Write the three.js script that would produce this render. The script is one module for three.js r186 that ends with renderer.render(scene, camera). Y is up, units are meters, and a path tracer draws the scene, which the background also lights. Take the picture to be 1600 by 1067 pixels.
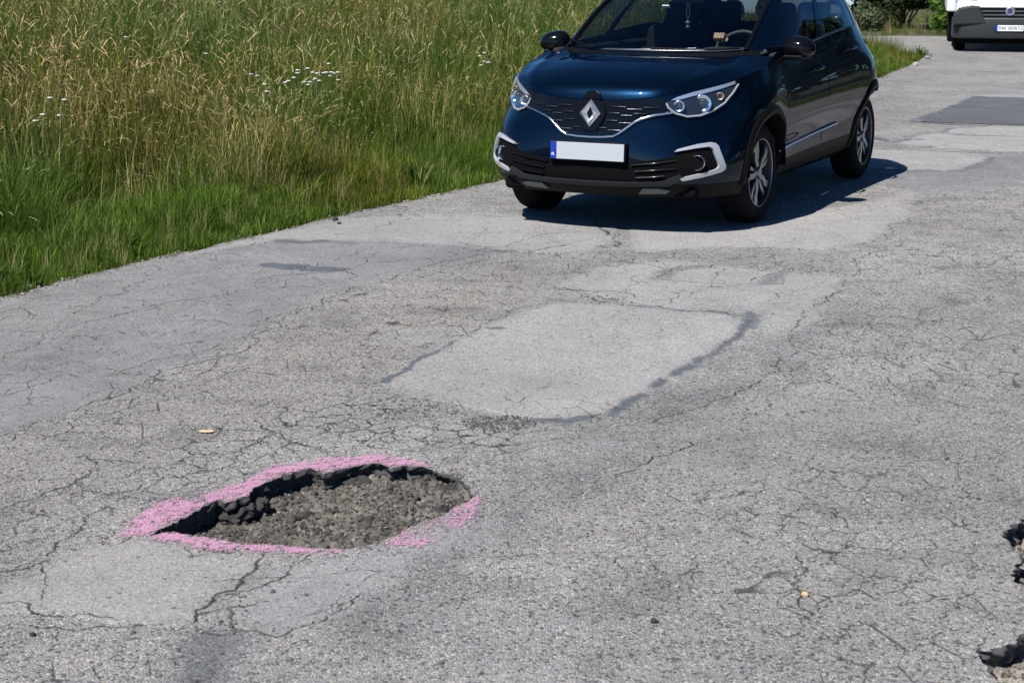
import * as THREE from 'three';
import { Sky } from 'three/addons/objects/Sky.js';
import { mergeGeometries, mergeVertices, toCreasedNormals } from 'three/addons/utils/BufferGeometryUtils.js';
import { RoundedBoxGeometry } from 'three/addons/geometries/RoundedBoxGeometry.js';
import { MarchingCubes } from 'three/addons/objects/MarchingCubes.js';

// ---------------------------------------------------------------- camera, sky, sun, exposure
const scene = new THREE.Scene();
const CAM = { f: 2749.85, pitch: THREE.MathUtils.degToRad(12.383), h: 1.691, w: 1600, hgt: 1067 };
const camera = new THREE.PerspectiveCamera(2 * Math.atan(CAM.hgt / 2 / CAM.f) * 180 / Math.PI, 1600 / 1067, 0.1, 1500);
camera.position.set(0, CAM.h, 0);
camera.rotation.x = -CAM.pitch;
camera.focus = 10; camera.userData.fStop = 11;
scene.add(camera);

const SUN = new THREE.Vector3(-0.465, 1, 0.587).normalize();
const sky = new Sky(); sky.name = 'sky'; sky.scale.setScalar(1000); sky.userData = { kind: 'structure' };
{ const u = sky.material.uniforms; u.turbidity.value = 2.2; u.rayleigh.value = 0.75; u.mieCoefficient.value = 0.003; u.mieDirectionalG.value = 0.8; u.sunPosition.value.copy(SUN);
  if (u.cloudCoverage) u.cloudCoverage.value = 0; }
scene.add(sky);
scene.environmentIntensity = 0.1;
const sun = new THREE.DirectionalLight(new THREE.Color(1, 0.955, 0.895), 5.0);
sun.position.copy(SUN).multiplyScalar(60).add(new THREE.Vector3(2, 0, -14)); sun.target.position.set(2, 0, -14);
sun.castShadow = true; sun.shadow.mapSize.set(4096, 4096);
{ const c = sun.shadow.camera; c.left = -30; c.right = 30; c.top = 30; c.bottom = -30; c.near = 1; c.far = 140; }
scene.add(sun, sun.target);
const renderer = new THREE.WebGLRenderer({ antialias: true });
renderer.toneMapping = THREE.LinearToneMapping;
renderer.toneMappingExposure = 1.4;
renderer.shadowMap.enabled = true;

// ---------------------------------------------------------------- small helpers
let seed = 1234567;
const rnd = () => { seed = (seed + 0x6D2B79F5) | 0; let t = Math.imul(seed ^ (seed >>> 15), 1 | seed); t = (t + Math.imul(t ^ (t >>> 7), 61 | t)) ^ t; return ((t ^ (t >>> 14)) >>> 0) / 4294967296; };
const rr = (a, b) => a + (b - a) * rnd();
const clamp = (v, a = 0, b = 1) => v < a ? a : v > b ? b : v;
const lerp = (a, b, t) => a + (b - a) * t;
const sstep = (a, b, v) => { const t = clamp((v - a) / (b - a)); return t * t * (3 - 2 * t); };
const hash2 = (x, y) => { let h = Math.imul(x | 0, 374761393) + Math.imul(y | 0, 668265263); h = Math.imul(h ^ (h >>> 13), 1274126177); return ((h ^ (h >>> 16)) >>> 0) / 4294967296; };
function vnoise(x, y) { const xi = Math.floor(x), yi = Math.floor(y), fx = x - xi, fy = y - yi, u = fx * fx * (3 - 2 * fx), v = fy * fy * (3 - 2 * fy); return lerp(lerp(hash2(xi, yi), hash2(xi + 1, yi), u), lerp(hash2(xi, yi + 1), hash2(xi + 1, yi + 1), u), v); }
function fbm(x, y, o = 4) { let s = 0, a = 0.5, n = 0; for (let i = 0; i < o; i++) { s += a * vnoise(x, y); n += a; a *= 0.5; x = x * 2.03 + 17.1; y = y * 2.03 + 5.7; } return s / n; }
const V3 = (x, y, z) => new THREE.Vector3(x, y, z);
// where the sight line through a point of the photograph meets the level ground: used to read plan positions of ground marks
function G(px, py, y = 0) {
  const X = (px - CAM.w / 2) / CAM.f, U = -(py - CAM.hgt / 2) / CAM.f, c = Math.cos(CAM.pitch), s = Math.sin(CAM.pitch);
  const dy = U * c - s, dz = -(c + U * s), t = (y - CAM.h) / dy;
  return [X * t, dz * t];
}
const GP = (list) => list.map(([x, y]) => G(x, y));
const usedNames = new Map();
function numbered(n) { const k = usedNames.get(n) ?? 0; usedNames.set(n, k + 1); return k ? `${n}_${String(k).padStart(3, '0')}` : n; }
function thing(name, label, category, group) { const o = new THREE.Group(); o.name = numbered(name); o.userData = { label, category }; if (group) o.userData.group = group; scene.add(o); return o; }
function part(name, geo, mat, parent, label) { const m = new THREE.Mesh(geo, mat); m.name = name; m.castShadow = m.receiveShadow = true; if (label) m.userData.label = label; (parent || scene).add(m); return m; }
function structure(name, geo, mat) { const m = part(name, geo, mat, scene); m.name = numbered(name); m.userData = { kind: 'structure' }; return m; }
function geoFrom(pos, idx, uv, col) {
  const g = new THREE.BufferGeometry(); g.setAttribute('position', new THREE.Float32BufferAttribute(pos, 3));
  if (uv) g.setAttribute('uv', new THREE.Float32BufferAttribute(uv, 2)); if (col) g.setAttribute('color', new THREE.Float32BufferAttribute(col, 3));
  if (idx) g.setIndex(idx); g.computeVertexNormals(); return g;
}
const std = (o) => new THREE.MeshStandardMaterial(o), phys = (o) => new THREE.MeshPhysicalMaterial(o);
const lin = (r, g, b) => new THREE.Color().setRGB(r, g, b);
function dataTex(arr, w, h, srgb, repeat) { const t = new THREE.DataTexture(arr, w, h, THREE.RGBAFormat); t.magFilter = THREE.LinearFilter; t.minFilter = THREE.LinearFilter; t.wrapS = t.wrapT = repeat ? THREE.RepeatWrapping : THREE.ClampToEdgeWrapping; if (srgb) t.colorSpace = THREE.SRGBColorSpace; t.needsUpdate = true; return t; }
const toS = new Uint8Array(4097); for (let i = 0; i <= 4096; i++) { const v = i / 4096; toS[i] = Math.round(255 * (v <= 0.0031308 ? v * 12.92 : 1.055 * Math.pow(v, 1 / 2.4) - 0.055)); }
const s8 = (v) => toS[v <= 0 ? 0 : v >= 1 ? 4096 : (v * 4096) | 0];
function inPoly(x, z, p) { let r = false; for (let i = 0, j = p.length - 1; i < p.length; j = i++) { const [xi, zi] = p[i], [xj, zj] = p[j]; if ((zi > z) !== (zj > z) && x < (xj - xi) * (z - zi) / (zj - zi) + xi) r = !r; } return r; }
function distPoly(x, z, p, closed = true) { let d = 1e9; const n = p.length; for (let i = closed ? 0 : 1; i < n; i++) { const [ax, az] = p[(i + n - 1) % n], [bx, bz] = p[i]; const dx = bx - ax, dz = bz - az, t = clamp(((x - ax) * dx + (z - az) * dz) / (dx * dx + dz * dz + 1e-12)); const ex = x - ax - dx * t, ez = z - az - dz * t; d = Math.min(d, ex * ex + ez * ez); } return Math.sqrt(d); }
// ---------------------------------------------------------------- road: plan layout
// left edge of the carriageway in plan (x, z), running away from the camera
const EDGE = [[-9.4, 6.0], [-7.2, 1.4], ...GP([[-560, 640], [0, 465], [100, 438], [200, 412], [300, 390], [400, 368], [500, 343], [600, 322], [700, 300], [780, 282]]), ...GP([[900, 249], [1050, 207], [1200, 166], [1370, 122], [1400, 110], [1432, 97]])];
const ROADDIR = (() => { const a = EDGE[4], b = EDGE[12]; const dx = b[0] - a[0], dz = b[1] - a[1], l = Math.hypot(dx, dz); return [dx / l, dz / l]; })();
function edgeDist(x, z) { // signed distance from the left edge, positive on the meadow side
  let best = 1e9, sg = 1; for (let i = 1; i < EDGE.length; i++) { const [ax, az] = EDGE[i - 1], [bx, bz] = EDGE[i]; const dx = bx - ax, dz = bz - az, t = clamp(((x - ax) * dx + (z - az) * dz) / (dx * dx + dz * dz), i === 1 ? -9 : 0, i === EDGE.length - 1 ? 3 : 1); const ex = x - ax - dx * t, ez = z - az - dz * t, d = ex * ex + ez * ez; if (d < best) { best = d; sg = (dx * ez - dz * ex) < 0 ? 1 : -1; } }
  return Math.sqrt(best) * sg;
}
// aggregate tiles: Voronoi stones in binder, 2 m square at 512 px per metre, wrapping
const AG = 1024;
function aggregate(cell, sd, pal) {
  const n = Math.round(2 / cell), tone = new Float32Array(AG * AG), hgt = new Float32Array(AG * AG), warm = new Float32Array(AG * AG);
  const cx = new Float32Array(n * n), cy = new Float32Array(n * n), ct = new Float32Array(n * n), cw = new Float32Array(n * n), ch = new Float32Array(n * n);
  for (let i = 0; i < n * n; i++) { cx[i] = rnd(); cy[i] = rnd(); const r = rnd(); [ct[i], cw[i]] = pal(r); ch[i] = rnd(); }
  const s = n / AG;
  for (let y = 0; y < AG; y++) for (let x = 0; x < AG; x++) {
    const u = x * s, v = y * s, iu = u | 0, iv = v | 0; let f1 = 9, f2 = 9, id = 0;
    for (let b = -1; b <= 1; b++) for (let a = -1; a <= 1; a++) { const k = ((iv + b + n) % n) * n + (iu + a + n) % n, dx = iu + a + cx[k] - u, dy = iv + b + cy[k] - v, d = dx * dx + dy * dy; if (d < f1) { f2 = f1; f1 = d; id = k; } else if (d < f2) f2 = d; }
    const e = sstep(0.02, 0.34, Math.sqrt(f2) - Math.sqrt(f1)), o = y * AG + x; tone[o] = lerp(0.5, ct[id], e); warm[o] = cw[id]; hgt[o] = e * (0.35 + 0.65 * ch[id]);
  }
  let m = 0; for (let i = 0; i < tone.length; i++) m += tone[i]; m /= tone.length; for (let i = 0; i < tone.length; i++) tone[i] /= m;
  return { tone, hgt, warm };
}
const agCoarse = aggregate(0.0085, 1, (r) => r < 0.11 ? [0.16 + rnd() * 0.22, 0] : r < 0.82 ? [0.82 + rnd() * 0.5, (rnd() - 0.45) * 0.7] : r < 0.965 ? [1.3 + rnd() * 0.55, 0.1] : [1.15 + rnd() * 0.4, 1.8]);
const agFine = aggregate(0.0056, 2, (r) => r < 0.06 ? [0.3 + rnd() * 0.2, 0] : r < 0.85 ? [0.85 + rnd() * 0.4, (rnd() - 0.45) * 0.4] : r < 0.99 ? [1.2 + rnd() * 0.6, 0.1] : [1.1, 1.2]);

// repair patches and worn zones (corners read on the photograph, kept in plan metres)
const rough = (poly, amp, step = 0.06) => { const out = []; for (let i = 0; i < poly.length; i++) { const a = poly[i], b = poly[(i + 1) % poly.length], l = Math.hypot(b[0] - a[0], b[1] - a[1]), n = Math.max(1, Math.round(l / step)); for (let k = 0; k < n; k++) { const t = k / n, x = lerp(a[0], b[0], t), z = lerp(a[1], b[1], t); out.push([x + (fbm(x * 9 + 3, z * 9) - 0.5) * amp * 2, z + (fbm(x * 9 + 40, z * 9 + 9) - 0.5) * amp * 2]); } } return out; };
const ZONES = [
  { p: GP([[-100, 700], [130, 640], [330, 566], [520, 460], [700, 410], [840, 400], [860, 440], [700, 520], [560, 610], [330, 700], [120, 780], [-100, 880]]), s: 0.0, b: -0.25, l: -0.07, soft: 0.12 },
  { p: GP([[560, 980], [600, 880], [760, 770], [880, 665], [1010, 640], [1190, 530], [1300, 470], [1345, 490], [1210, 600], [1010, 720], [830, 800], [720, 900], [640, 990]]), s: 0.0, b: 0.15, l: -0.13, soft: 0.16 },
  { p: GP([[957, 352], [1110, 354], [1150, 388], [1320, 392], [1330, 425], [1200, 420], [1050, 405], [930, 415], [900, 402], [966, 388]]), s: 0.0, b: 0.1, l: -0.12, soft: 0.05 },
  // type: s smooth (share), b blue-grey (share), l lighter, soft edge metres
  { p: GP([[-120, 520], [60, 455], [250, 405], [440, 374], [600, 375], [700, 380], [800, 391], [700, 410], [600, 432], [520, 456], [440, 492], [322, 562], [225, 598], [134, 633], [62, 658], [-120, 725]]), s: 0.5, b: 0.34, l: -0.14, soft: 0.05 },
  { p: GP([[300, 398], [420, 366], [560, 340], [760, 333], [930, 345], [962, 353], [958, 380], [905, 398], [800, 391], [620, 377], [440, 375]]), s: 0.7, b: 0.05, l: 0.17, soft: 0.06 },
  { p: GP([[985, 350], [1150, 357], [1300, 326], [1430, 300], [1420, 338], [1362, 375], [1290, 390], [1150, 385], [1000, 395]]), s: 0.7, b: 0.05, l: 0.2, soft: 0.05 },
  { p: GP([[870, 446], [930, 420], [1050, 408], [1200, 425], [1315, 435], [1300, 458], [1250, 492], [1180, 488], [1080, 484], [980, 470]]), s: 0.6, b: 0.15, l: 0.2, soft: 0.04 },
  { p: GP([[612, 600], [650, 572], [705, 540], [785, 500], [862, 474], [960, 478], [1100, 488], [1166, 498], [1152, 522], [1085, 562], [1022, 598], [962, 638], [900, 655], [800, 648], [650, 618]]), s: 0.8, b: 0.05, l: 0.23, soft: 0.08 },
  { p: GP([[590, 530], [625, 514], [690, 516], [700, 530], [650, 540]]), s: 0.5, b: 0.1, g: 0.5, l: 0.12, soft: 0.06 },
  { p: GP([[1180, 505], [1195, 488], [1290, 478], [1270, 505], [1210, 528]]), s: 0.5, b: 0.0, g: 0.5, l: 0.14, soft: 0.06 },
  { p: GP([[-60, 960], [40, 900], [130, 862], [230, 846], [320, 866], [415, 872], [395, 905], [335, 940], [285, 978], [180, 972], [60, 955]]), s: 0.65, b: 0.0, l: 0.15, soft: 0.08 },
  { p: GP([[320, 975], [380, 910], [440, 880], [560, 868], [650, 862], [600, 920], [520, 968], [430, 992]]), s: 0.6, b: 0.2, l: 0.06, soft: 0.06 },
  { p: GP([[245, 1085], [282, 1025], [320, 985], [372, 1000], [352, 1040], [340, 1085]]), s: 0.3, b: 0.85, l: -0.42, soft: 0.07 },
  { p: GP([[560, 862], [700, 830], [760, 800], [790, 830], [680, 880]]), s: 0.3, b: 0.4, l: -0.05, soft: 0.1 },
  { p: GP([[1010, 438], [1030, 424], [1095, 413], [1110, 418], [1060, 426], [1040, 438]]), s: 0, b: 0.2, l: -0.2, soft: 0.03 },
  { p: GP([[1175, 446], [1205, 428], [1240, 422], [1225, 432], [1200, 446]]), s: 0.2, b: 0.5, l: -0.22, soft: 0.03 },
  // far patches by the car's rear wheel
  { p: GP([[1310, 232], [1370, 233], [1530, 241], [1552, 246], [1502, 266], [1390, 265], [1290, 262]]), s: 0.7, b: 0.15, l: 0.28, soft: 0.05 },
  { p: GP([[1408, 224], [1440, 211], [1470, 209], [1680, 218], [1700, 238], [1600, 238], [1480, 232]]), s: 0.7, b: 0.15, l: 0.28, soft: 0.05 },
  { p: GP([[1475, 208], [1500, 198], [1600, 197], [1690, 202], [1690, 214], [1590, 213]]), s: 0.7, b: 0.25, l: 0.26, soft: 0.05 },
  { p: GP([[1390, 267], [1510, 267], [1565, 243], [1720, 240], [1720, 275], [1590, 282], [1560, 296], [1440, 302], [1380, 290]]), s: 0.6, b: 0.5, l: -0.12, soft: 0.06 },
  { p: GP([[1530, 149], [1545, 146], [1700, 141], [1700, 147], [1600, 152]]), s: 0.7, b: 0.5, l: 0.2, soft: 0.05 },
  { p: GP([[1568, 142], [1700, 136], [1700, 139], [1600, 144]]), s: 0.7, b: 0.5, l: 0.2, soft: 0.05 },
];
const TAR = [ // dark sealing strips: polyline, half width in metres, strength
  [[[598, 598], [625, 585], [650, 566], [680, 548], [712, 534]], 0.022, 0.9], [[[712, 534], [745, 516], [790, 492], [830, 478], [866, 467]], 0.016, 0.55], [[[620, 610], [660, 622], [700, 634]], 0.012, 0.4], [[[765, 513], [782, 512]], 0.03, 0.8],
  [[[1165, 490], [1172, 502], [1150, 530], [1120, 548], [1085, 568]], 0.03, 0.75], [[[1085, 568], [1040, 592], [1010, 612], [985, 630], [950, 650], [900, 656], [850, 655]], 0.035, 0.8], [[[985, 478], [1060, 485], [1110, 488], [1160, 496]], 0.02, 0.7], [[[1160, 496], [1185, 495], [1178, 512]], 0.03, 0.6],
  [[[425, 414], [460, 417], [500, 420], [525, 421]], 0.10, 0.8], [[[445, 377], [470, 379], [498, 378]], 0.06, 0.7], [[[498, 378], [545, 380]], 0.05, 0.5],
  [[[1365, 216], [1400, 221], [1430, 218]], 0.10, 0.75], [[[1358, 233], [1450, 236], [1600, 240]], 0.05, 0.5], [[[1430, 190], [1480, 194], [1600, 198], [1700, 200]], 0.05, 0.8], [[[1432, 190], [1470, 176], [1505, 162], [1530, 151]], 0.10, 0.8], [[[1475, 207], [1500, 212], [1590, 214], [1690, 216]], 0.05, 0.6], [[[1475, 207], [1490, 200], [1540, 198]], 0.05, 0.6],
  [[[1250, 187], [1370, 187], [1430, 190]], 0.05, 0.5], [[[1550, 246], [1540, 256], [1505, 266], [1420, 268], [1390, 264]], 0.06, 0.55], [[[1530, 148], [1600, 146], [1700, 144]], 0.06, 0.5], [[[640, 392], [730, 393], [800, 392]], 0.03, 0.4],
];
const CRACKS = [ // polylines on the photograph, half width in metres
  [[[-60, 702], [0, 681], [62, 658], [134, 633], [225, 599], [322, 563], [390, 539], [440, 510], [497, 478], [560, 447], [640, 424], [720, 405], [800, 391]], 0.007], [[[0, 563], [50, 541], [69, 527], [122, 507], [190, 491], [250, 480]], 0.0045], [[[-10, 625], [47, 605], [94, 586]], 0.0045], [[[169, 588], [219, 572], [275, 556], [344, 536], [406, 502], [487, 478]], 0.005],
  [[[-20, 800], [19, 789], [50, 780], [87, 764], [116, 752], [140, 740], [136, 712]], 0.007], [[[187, 750], [225, 730], [265, 730], [294, 713], [330, 716]], 0.005], [[[244, 749], [281, 739], [347, 733], [369, 714], [406, 690], [440, 676]], 0.006], [[[128, 767], [181, 770], [212, 766], [240, 752]], 0.005], [[[215, 800], [256, 780], [300, 770], [350, 752], [400, 738]], 0.005], [[[406, 690], [450, 694], [500, 700]], 0.004],
  [[[-10, 893], [37, 889], [84, 855], [125, 827], [136, 806], [170, 790]], 0.008], [[[150, 836], [162, 849], [187, 852], [205, 838]], 0.004], [[[-10, 947], [28, 942], [44, 952], [94, 963], [175, 967]], 0.005], [[[47, 977], [119, 985], [175, 980], [231, 977], [281, 978]], 0.006], [[[281, 982], [306, 955], [331, 936], [375, 908], [409, 874], [416, 862]], 0.011], [[[312, 961], [350, 950], [381, 949], [419, 939]], 0.006], [[[331, 936], [370, 925], [406, 917], [437, 905], [469, 877], [480, 866]], 0.006], [[[306, 985], [344, 992], [375, 986], [431, 996], [469, 980], [510, 962], [560, 930]], 0.006], [[[350, 950], [362, 970], [366, 988]], 0.004], [[[60, 880], [70, 912], [62, 940]], 0.004], [[[290, 852], [300, 872], [360, 866]], 0.005],
  [[[95, 485], [112, 480], [140, 476], [160, 462], [200, 456], [220, 440], [240, 435]], 0.006], [[[175, 495], [195, 489], [250, 475], [300, 467], [350, 460], [395, 452]], 0.005], [[[232, 452], [262, 445], [297, 444], [320, 432], [387, 435]], 0.004], [[[522, 367], [572, 365], [590, 360], [610, 350], [645, 342]], 0.006], [[[617, 335], [662, 338], [707, 338], [800, 340]], 0.006], [[[500, 445], [550, 435], [590, 428]], 0.005], [[[520, 407], [557, 397], [565, 390], [600, 388], [645, 385]], 0.006], [[[405, 445], [425, 438], [430, 430], [470, 428], [520, 424]], 0.005], [[[750, 372], [760, 360], [765, 352]], 0.004],
  [[[930, 350], [938, 357], [950, 364], [958, 374], [968, 386]], 0.022], [[[938, 357], [952, 352], [968, 350]], 0.012], [[[1025, 435], [1040, 427], [1062, 418], [1100, 417]], 0.006], [[[1035, 438], [1060, 440], [1110, 444], [1175, 445], [1200, 430], [1240, 420]], 0.007], [[[880, 450], [910, 455], [975, 457], [990, 467]], 0.009], [[[925, 466], [945, 472], [980, 466]], 0.009], [[[990, 477], [1060, 485], [1135, 488], [1165, 500]], 0.006],
  [[[1420, 342], [1395, 362], [1360, 395], [1330, 415], [1316, 440], [1300, 460], [1270, 480], [1250, 500], [1232, 530], [1215, 565], [1185, 590], [1150, 612], [1110, 630], [1070, 642], [1035, 652], [975, 665]], 0.006], [[[1040, 455], [1060, 463], [1048, 475]], 0.005], [[[1130, 452], [1200, 455], [1212, 462], [1200, 472]], 0.004], [[[870, 398], [920, 396], [980, 392], [1030, 398]], 0.005],
  [[[600, 640], [640, 655], [700, 660], [760, 668], [800, 690]], 0.006], [[[520, 660], [560, 672], [610, 668], [660, 690], [720, 694]], 0.006], [[[560, 690], [600, 700], [650, 706]], 0.005], [[[1080, 690], [1020, 712], [990, 735], [955, 750]], 0.007], [[[1300, 800], [1320, 850], [1330, 890]], 0.006], [[[1245, 868], [1262, 890], [1248, 915], [1270, 960]], 0.006], [[[1500, 470], [1440, 500], [1400, 540], [1380, 580]], 0.004], [[[1290, 560], [1240, 600], [1200, 640], [1150, 660]], 0.004], [[[1440, 640], [1390, 670], [1330, 680]], 0.004], [[[1600, 430], [1540, 470]], 0.004],
].map(([p, w]) => [GP(p), w]);
const NETS = [ // alligator cracking: zone, cell size
  [GP([[120, 800], [230, 700], [390, 630], [540, 600], [640, 615], [830, 655], [900, 680], [800, 720], [690, 712], [560, 700], [420, 718], [300, 765], [230, 800]]), 0.12, 0.0065], [GP([[840, 440], [900, 405], [1020, 395], [1250, 405], [1330, 425], [1290, 480], [1180, 490], [980, 470], [860, 462]]), 0.3, 0.0032], [GP([[0, 740], [150, 690], [240, 690], [130, 790], [0, 840]]), 0.2, 0.0055],
  [GP([[300, 870], [560, 865], [640, 890], [500, 1000], [300, 1000]]), 0.3, 0.005], [GP([[430, 440], [620, 372], [960, 352], [940, 392], [700, 402], [520, 450]]), 0.4, 0.006], [GP([[1000, 640], [1230, 540], [1330, 440], [1480, 360], [1540, 420], [1330, 640], [1100, 740]]), 0.5, 0.004], [GP([[1100, 1066], [1200, 760], [1450, 640], [1600, 700], [1580, 960], [1450, 1066]]), 0.3, 0.003], [GP([[560, 1000], [760, 800], [1000, 680], [1150, 720], [1000, 900], [800, 1060]]), 0.6, 0.0035],
];
const DARKPATCH = rough(GP([[1434, 190], [1470, 176], [1505, 162], [1528, 152], [1600, 153], [1740, 153], [1740, 201], [1600, 196], [1490, 193]]), 0.07);

function segRaster(buf, W, H, x0, z0, ppm, pts, hw, jag) {
  // fractal refinement, then soft dabs
  let p = pts.map((q) => q.slice());
  for (let it = 0; it < 6; it++) { const o = [p[0]]; for (let i = 1; i < p.length; i++) { const a = p[i - 1], b = p[i], dx = b[0] - a[0], dz = b[1] - a[1], k = (rnd() - 0.5) * jag; o.push([(a[0] + b[0]) / 2 - dz * k, (a[1] + b[1]) / 2 + dx * k], b); } p = o; }
  for (let i = 1; i < p.length; i++) {
    const a = p[i - 1], b = p[i], l = Math.hypot(b[0] - a[0], b[1] - a[1]), n = Math.max(1, Math.ceil(l * ppm * 1.5));
    for (let k = 0; k < n; k++) {
      const t = k / n, x = lerp(a[0], b[0], t), z = lerp(a[1], b[1], t), w = hw * 0.58 * (0.15 + 1.6 * vnoise(x * 31 + 7, z * 31)) * (vnoise(x * 7, z * 7 + 31) < 0.24 ? 0.25 : 1), r = Math.max(w * ppm, 0.7), str = Math.min(1, w * ppm / 0.7);
      const cx = (x - x0) * ppm, cy = (z - z0) * ppm; if (cx < -9 || cy < -9 || cx > W + 9 || cy > H + 9) continue;
      for (let yy = Math.max(0, Math.floor(cy - r - 1)); yy <= Math.min(H - 1, cy + r + 1); yy++) for (let xx = Math.max(0, Math.floor(cx - r - 1)); xx <= Math.min(W - 1, cx + r + 1); xx++) { const d = Math.hypot(xx - cx, yy - cy), v = str * clamp(1.25 - d / r); const q = yy * W + xx; if (v > buf[q]) buf[q] = v; }
    }
  }
}
function roadTile(x0, z0, x1, z1, W, generic) {
  const ppm = W / (x1 - x0), H = Math.round((z1 - z0) * ppm), N = W * H;
  const cr = new Float32Array(N);
  const save = seed; seed = 99;
  if (!generic) for (const [p, w] of CRACKS) segRaster(cr, W, H, x0, z0, ppm, p, w, 0.38);
  seed = save;
  // macro grid, 2.5 cm
  const gs = 0.025, gw = Math.ceil((x1 - x0) / gs) + 2, gh = Math.ceil((z1 - z0) / gs) + 2, L = 6, M = new Float32Array(gw * gh * L);
  for (let j = 0; j < gh; j++) for (let i = 0; i < gw; i++) {
    const x = x0 + i * gs, z = z0 + j * gs, o = (j * gw + i) * L; let s = 0, b = 0, l = 0, g = 0, tar = 0, net = 0;
    const jx = x + (fbm(x * 6, z * 6, 3) - 0.5) * 0.09, jz = z + (fbm(x * 6 + 50, z * 6, 3) - 0.5) * 0.09;
    if (!generic) {
      for (const q of ZONES) { const bb = q.bb || (q.bb = q.p.reduce((a, [px, pz]) => [Math.min(a[0], px), Math.min(a[1], pz), Math.max(a[2], px), Math.max(a[3], pz)], [9e9, 9e9, -9e9, -9e9])); if (x < bb[0] - 0.3 || x > bb[2] + 0.3 || z < bb[1] - 0.3 || z > bb[3] + 0.3) continue; const d = distPoly(jx, jz, q.p) * (inPoly(jx, jz, q.p) ? 1 : -1), w = sstep(-q.soft, q.soft, d); if (w <= 0) continue; s = lerp(s, q.s, w); b = lerp(b, q.b, w); l = lerp(l, q.l, w); g = lerp(g, q.g || 0, w); }
      for (const t of TAR) { const q = t.w || (t.w = GP(t[0])); const bb = t.bb || (t.bb = q.reduce((a, [px, pz]) => [Math.min(a[0], px), Math.min(a[1], pz), Math.max(a[2], px), Math.max(a[3], pz)], [9e9, 9e9, -9e9, -9e9])); if (x < bb[0] - 0.3 || x > bb[2] + 0.3 || z < bb[1] - 0.3 || z > bb[3] + 0.3) continue; const d = distPoly(jx, jz, q, false); tar = Math.max(tar, t[2] * sstep(t[1] * 1.5, t[1] * 0.4, d) * sstep(0.12, 0.42, fbm(x * 9 + 11, z * 9, 3))); }
      for (let k = 0; k < NETS.length; k++) { const d = distPoly(x, z, NETS[k][0]) * (inPoly(x, z, NETS[k][0]) ? 1 : -1); if (d > -0.1) { const w = sstep(-0.1, 0.25, d); if (w > net % 1) net = k + Math.min(0.999, w); } }
    }
    l += (fbm(x * 0.7, z * 0.7, 4) - 0.5) * 0.42 + (fbm(x * 3.2 + 9, z * 3.2, 3) - 0.5) * 0.24 + (fbm(x * 11 + 9, z * 11, 3) - 0.5) * 0.14;
    b += (fbm(x * 0.5 + 70, z * 0.5, 3) - 0.5) * 0.4; s += Math.max(0, fbm(x * 0.8 + 30, z * 0.8, 3) - 0.58) * 1.2;
    M[o] = s; M[o + 1] = b; M[o + 2] = l; M[o + 3] = g; M[o + 4] = tar; M[o + 5] = net;
  }
  const col = new Uint8Array(N * 4), bmp = new Uint8Array(N * 4), ex = ROADDIR[0], ez = ROADDIR[1], inv = 1 / ppm, v = new Float32Array(L);
  for (let y = 0; y < H; y++) for (let x = 0; x < W; x++) {
    const wx = x0 + (x + 0.5) * inv, wz = z0 + (y + 0.5) * inv, gx = (wx - x0) / gs, gz = (wz - z0) / gs, gi = gx | 0, gj = gz | 0, fx = gx - gi, fz = gz - gj, o = (gj * gw + gi) * L, o2 = o + gw * L;
    for (let k = 0; k < L - 1; k++) v[k] = (M[o + k] * (1 - fx) + M[o + L + k] * fx) * (1 - fz) + (M[o2 + k] * (1 - fx) + M[o2 + L + k] * fx) * fz;
    const net = M[o + 5];
    const ax = ((Math.floor(wx * 512) % AG) + AG) % AG, az = ((Math.floor(wz * 512) % AG) + AG) % AG, ai = az * AG + ax, bi = ((az + 397) % AG) * AG + (ax + 211) % AG;
    const q = y * W + x; let c = cr[q];
    if (net > 0) { const [, cell, hw] = NETS[net | 0], w = net % 1; // Voronoi crack net, stretched along the road
      let u = (wx * ex + wz * ez), t = (wx * -ez + wz * ex); u += (vnoise(wx * 9, wz * 9) - 0.5) * 0.05 + (vnoise(wx * 37, wz * 37) - 0.5) * 0.022 + (vnoise(wx * 110, wz * 110) - 0.5) * 0.009; t += (vnoise(wx * 9 + 60, wz * 9) - 0.5) * 0.05 + (vnoise(wx * 37, wz * 37 + 20) - 0.5) * 0.022 + (vnoise(wx * 110, wz * 110 + 20) - 0.5) * 0.009; u /= cell * 1.5; t /= cell; const iu = Math.floor(u), it = Math.floor(t); let f1 = 9, f2 = 9;
      for (let b = -1; b <= 1; b++) for (let a = -1; a <= 1; a++) { const dx = iu + a + hash2(iu + a, it + b) - u, dy = it + b + hash2(it + b + 71, iu + a) - t, d = Math.sqrt(dx * dx + dy * dy); if (d < f1) { f2 = f1; f1 = d; } else if (d < f2) f2 = d; }
      const width = hw * 0.62 * (0.3 + 1.0 * vnoise(wx * 17, wz * 17)) * sstep(0.12, 0.42, vnoise(wx * 3.3 + 5, wz * 3.3)) * w; const e = (f2 - f1) * cell * 0.5; if (width > 0) c = Math.max(c, clamp(1.25 - e / Math.max(width, inv * 0.6)) * Math.min(1, width / (inv * 0.6)));
    }
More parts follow.
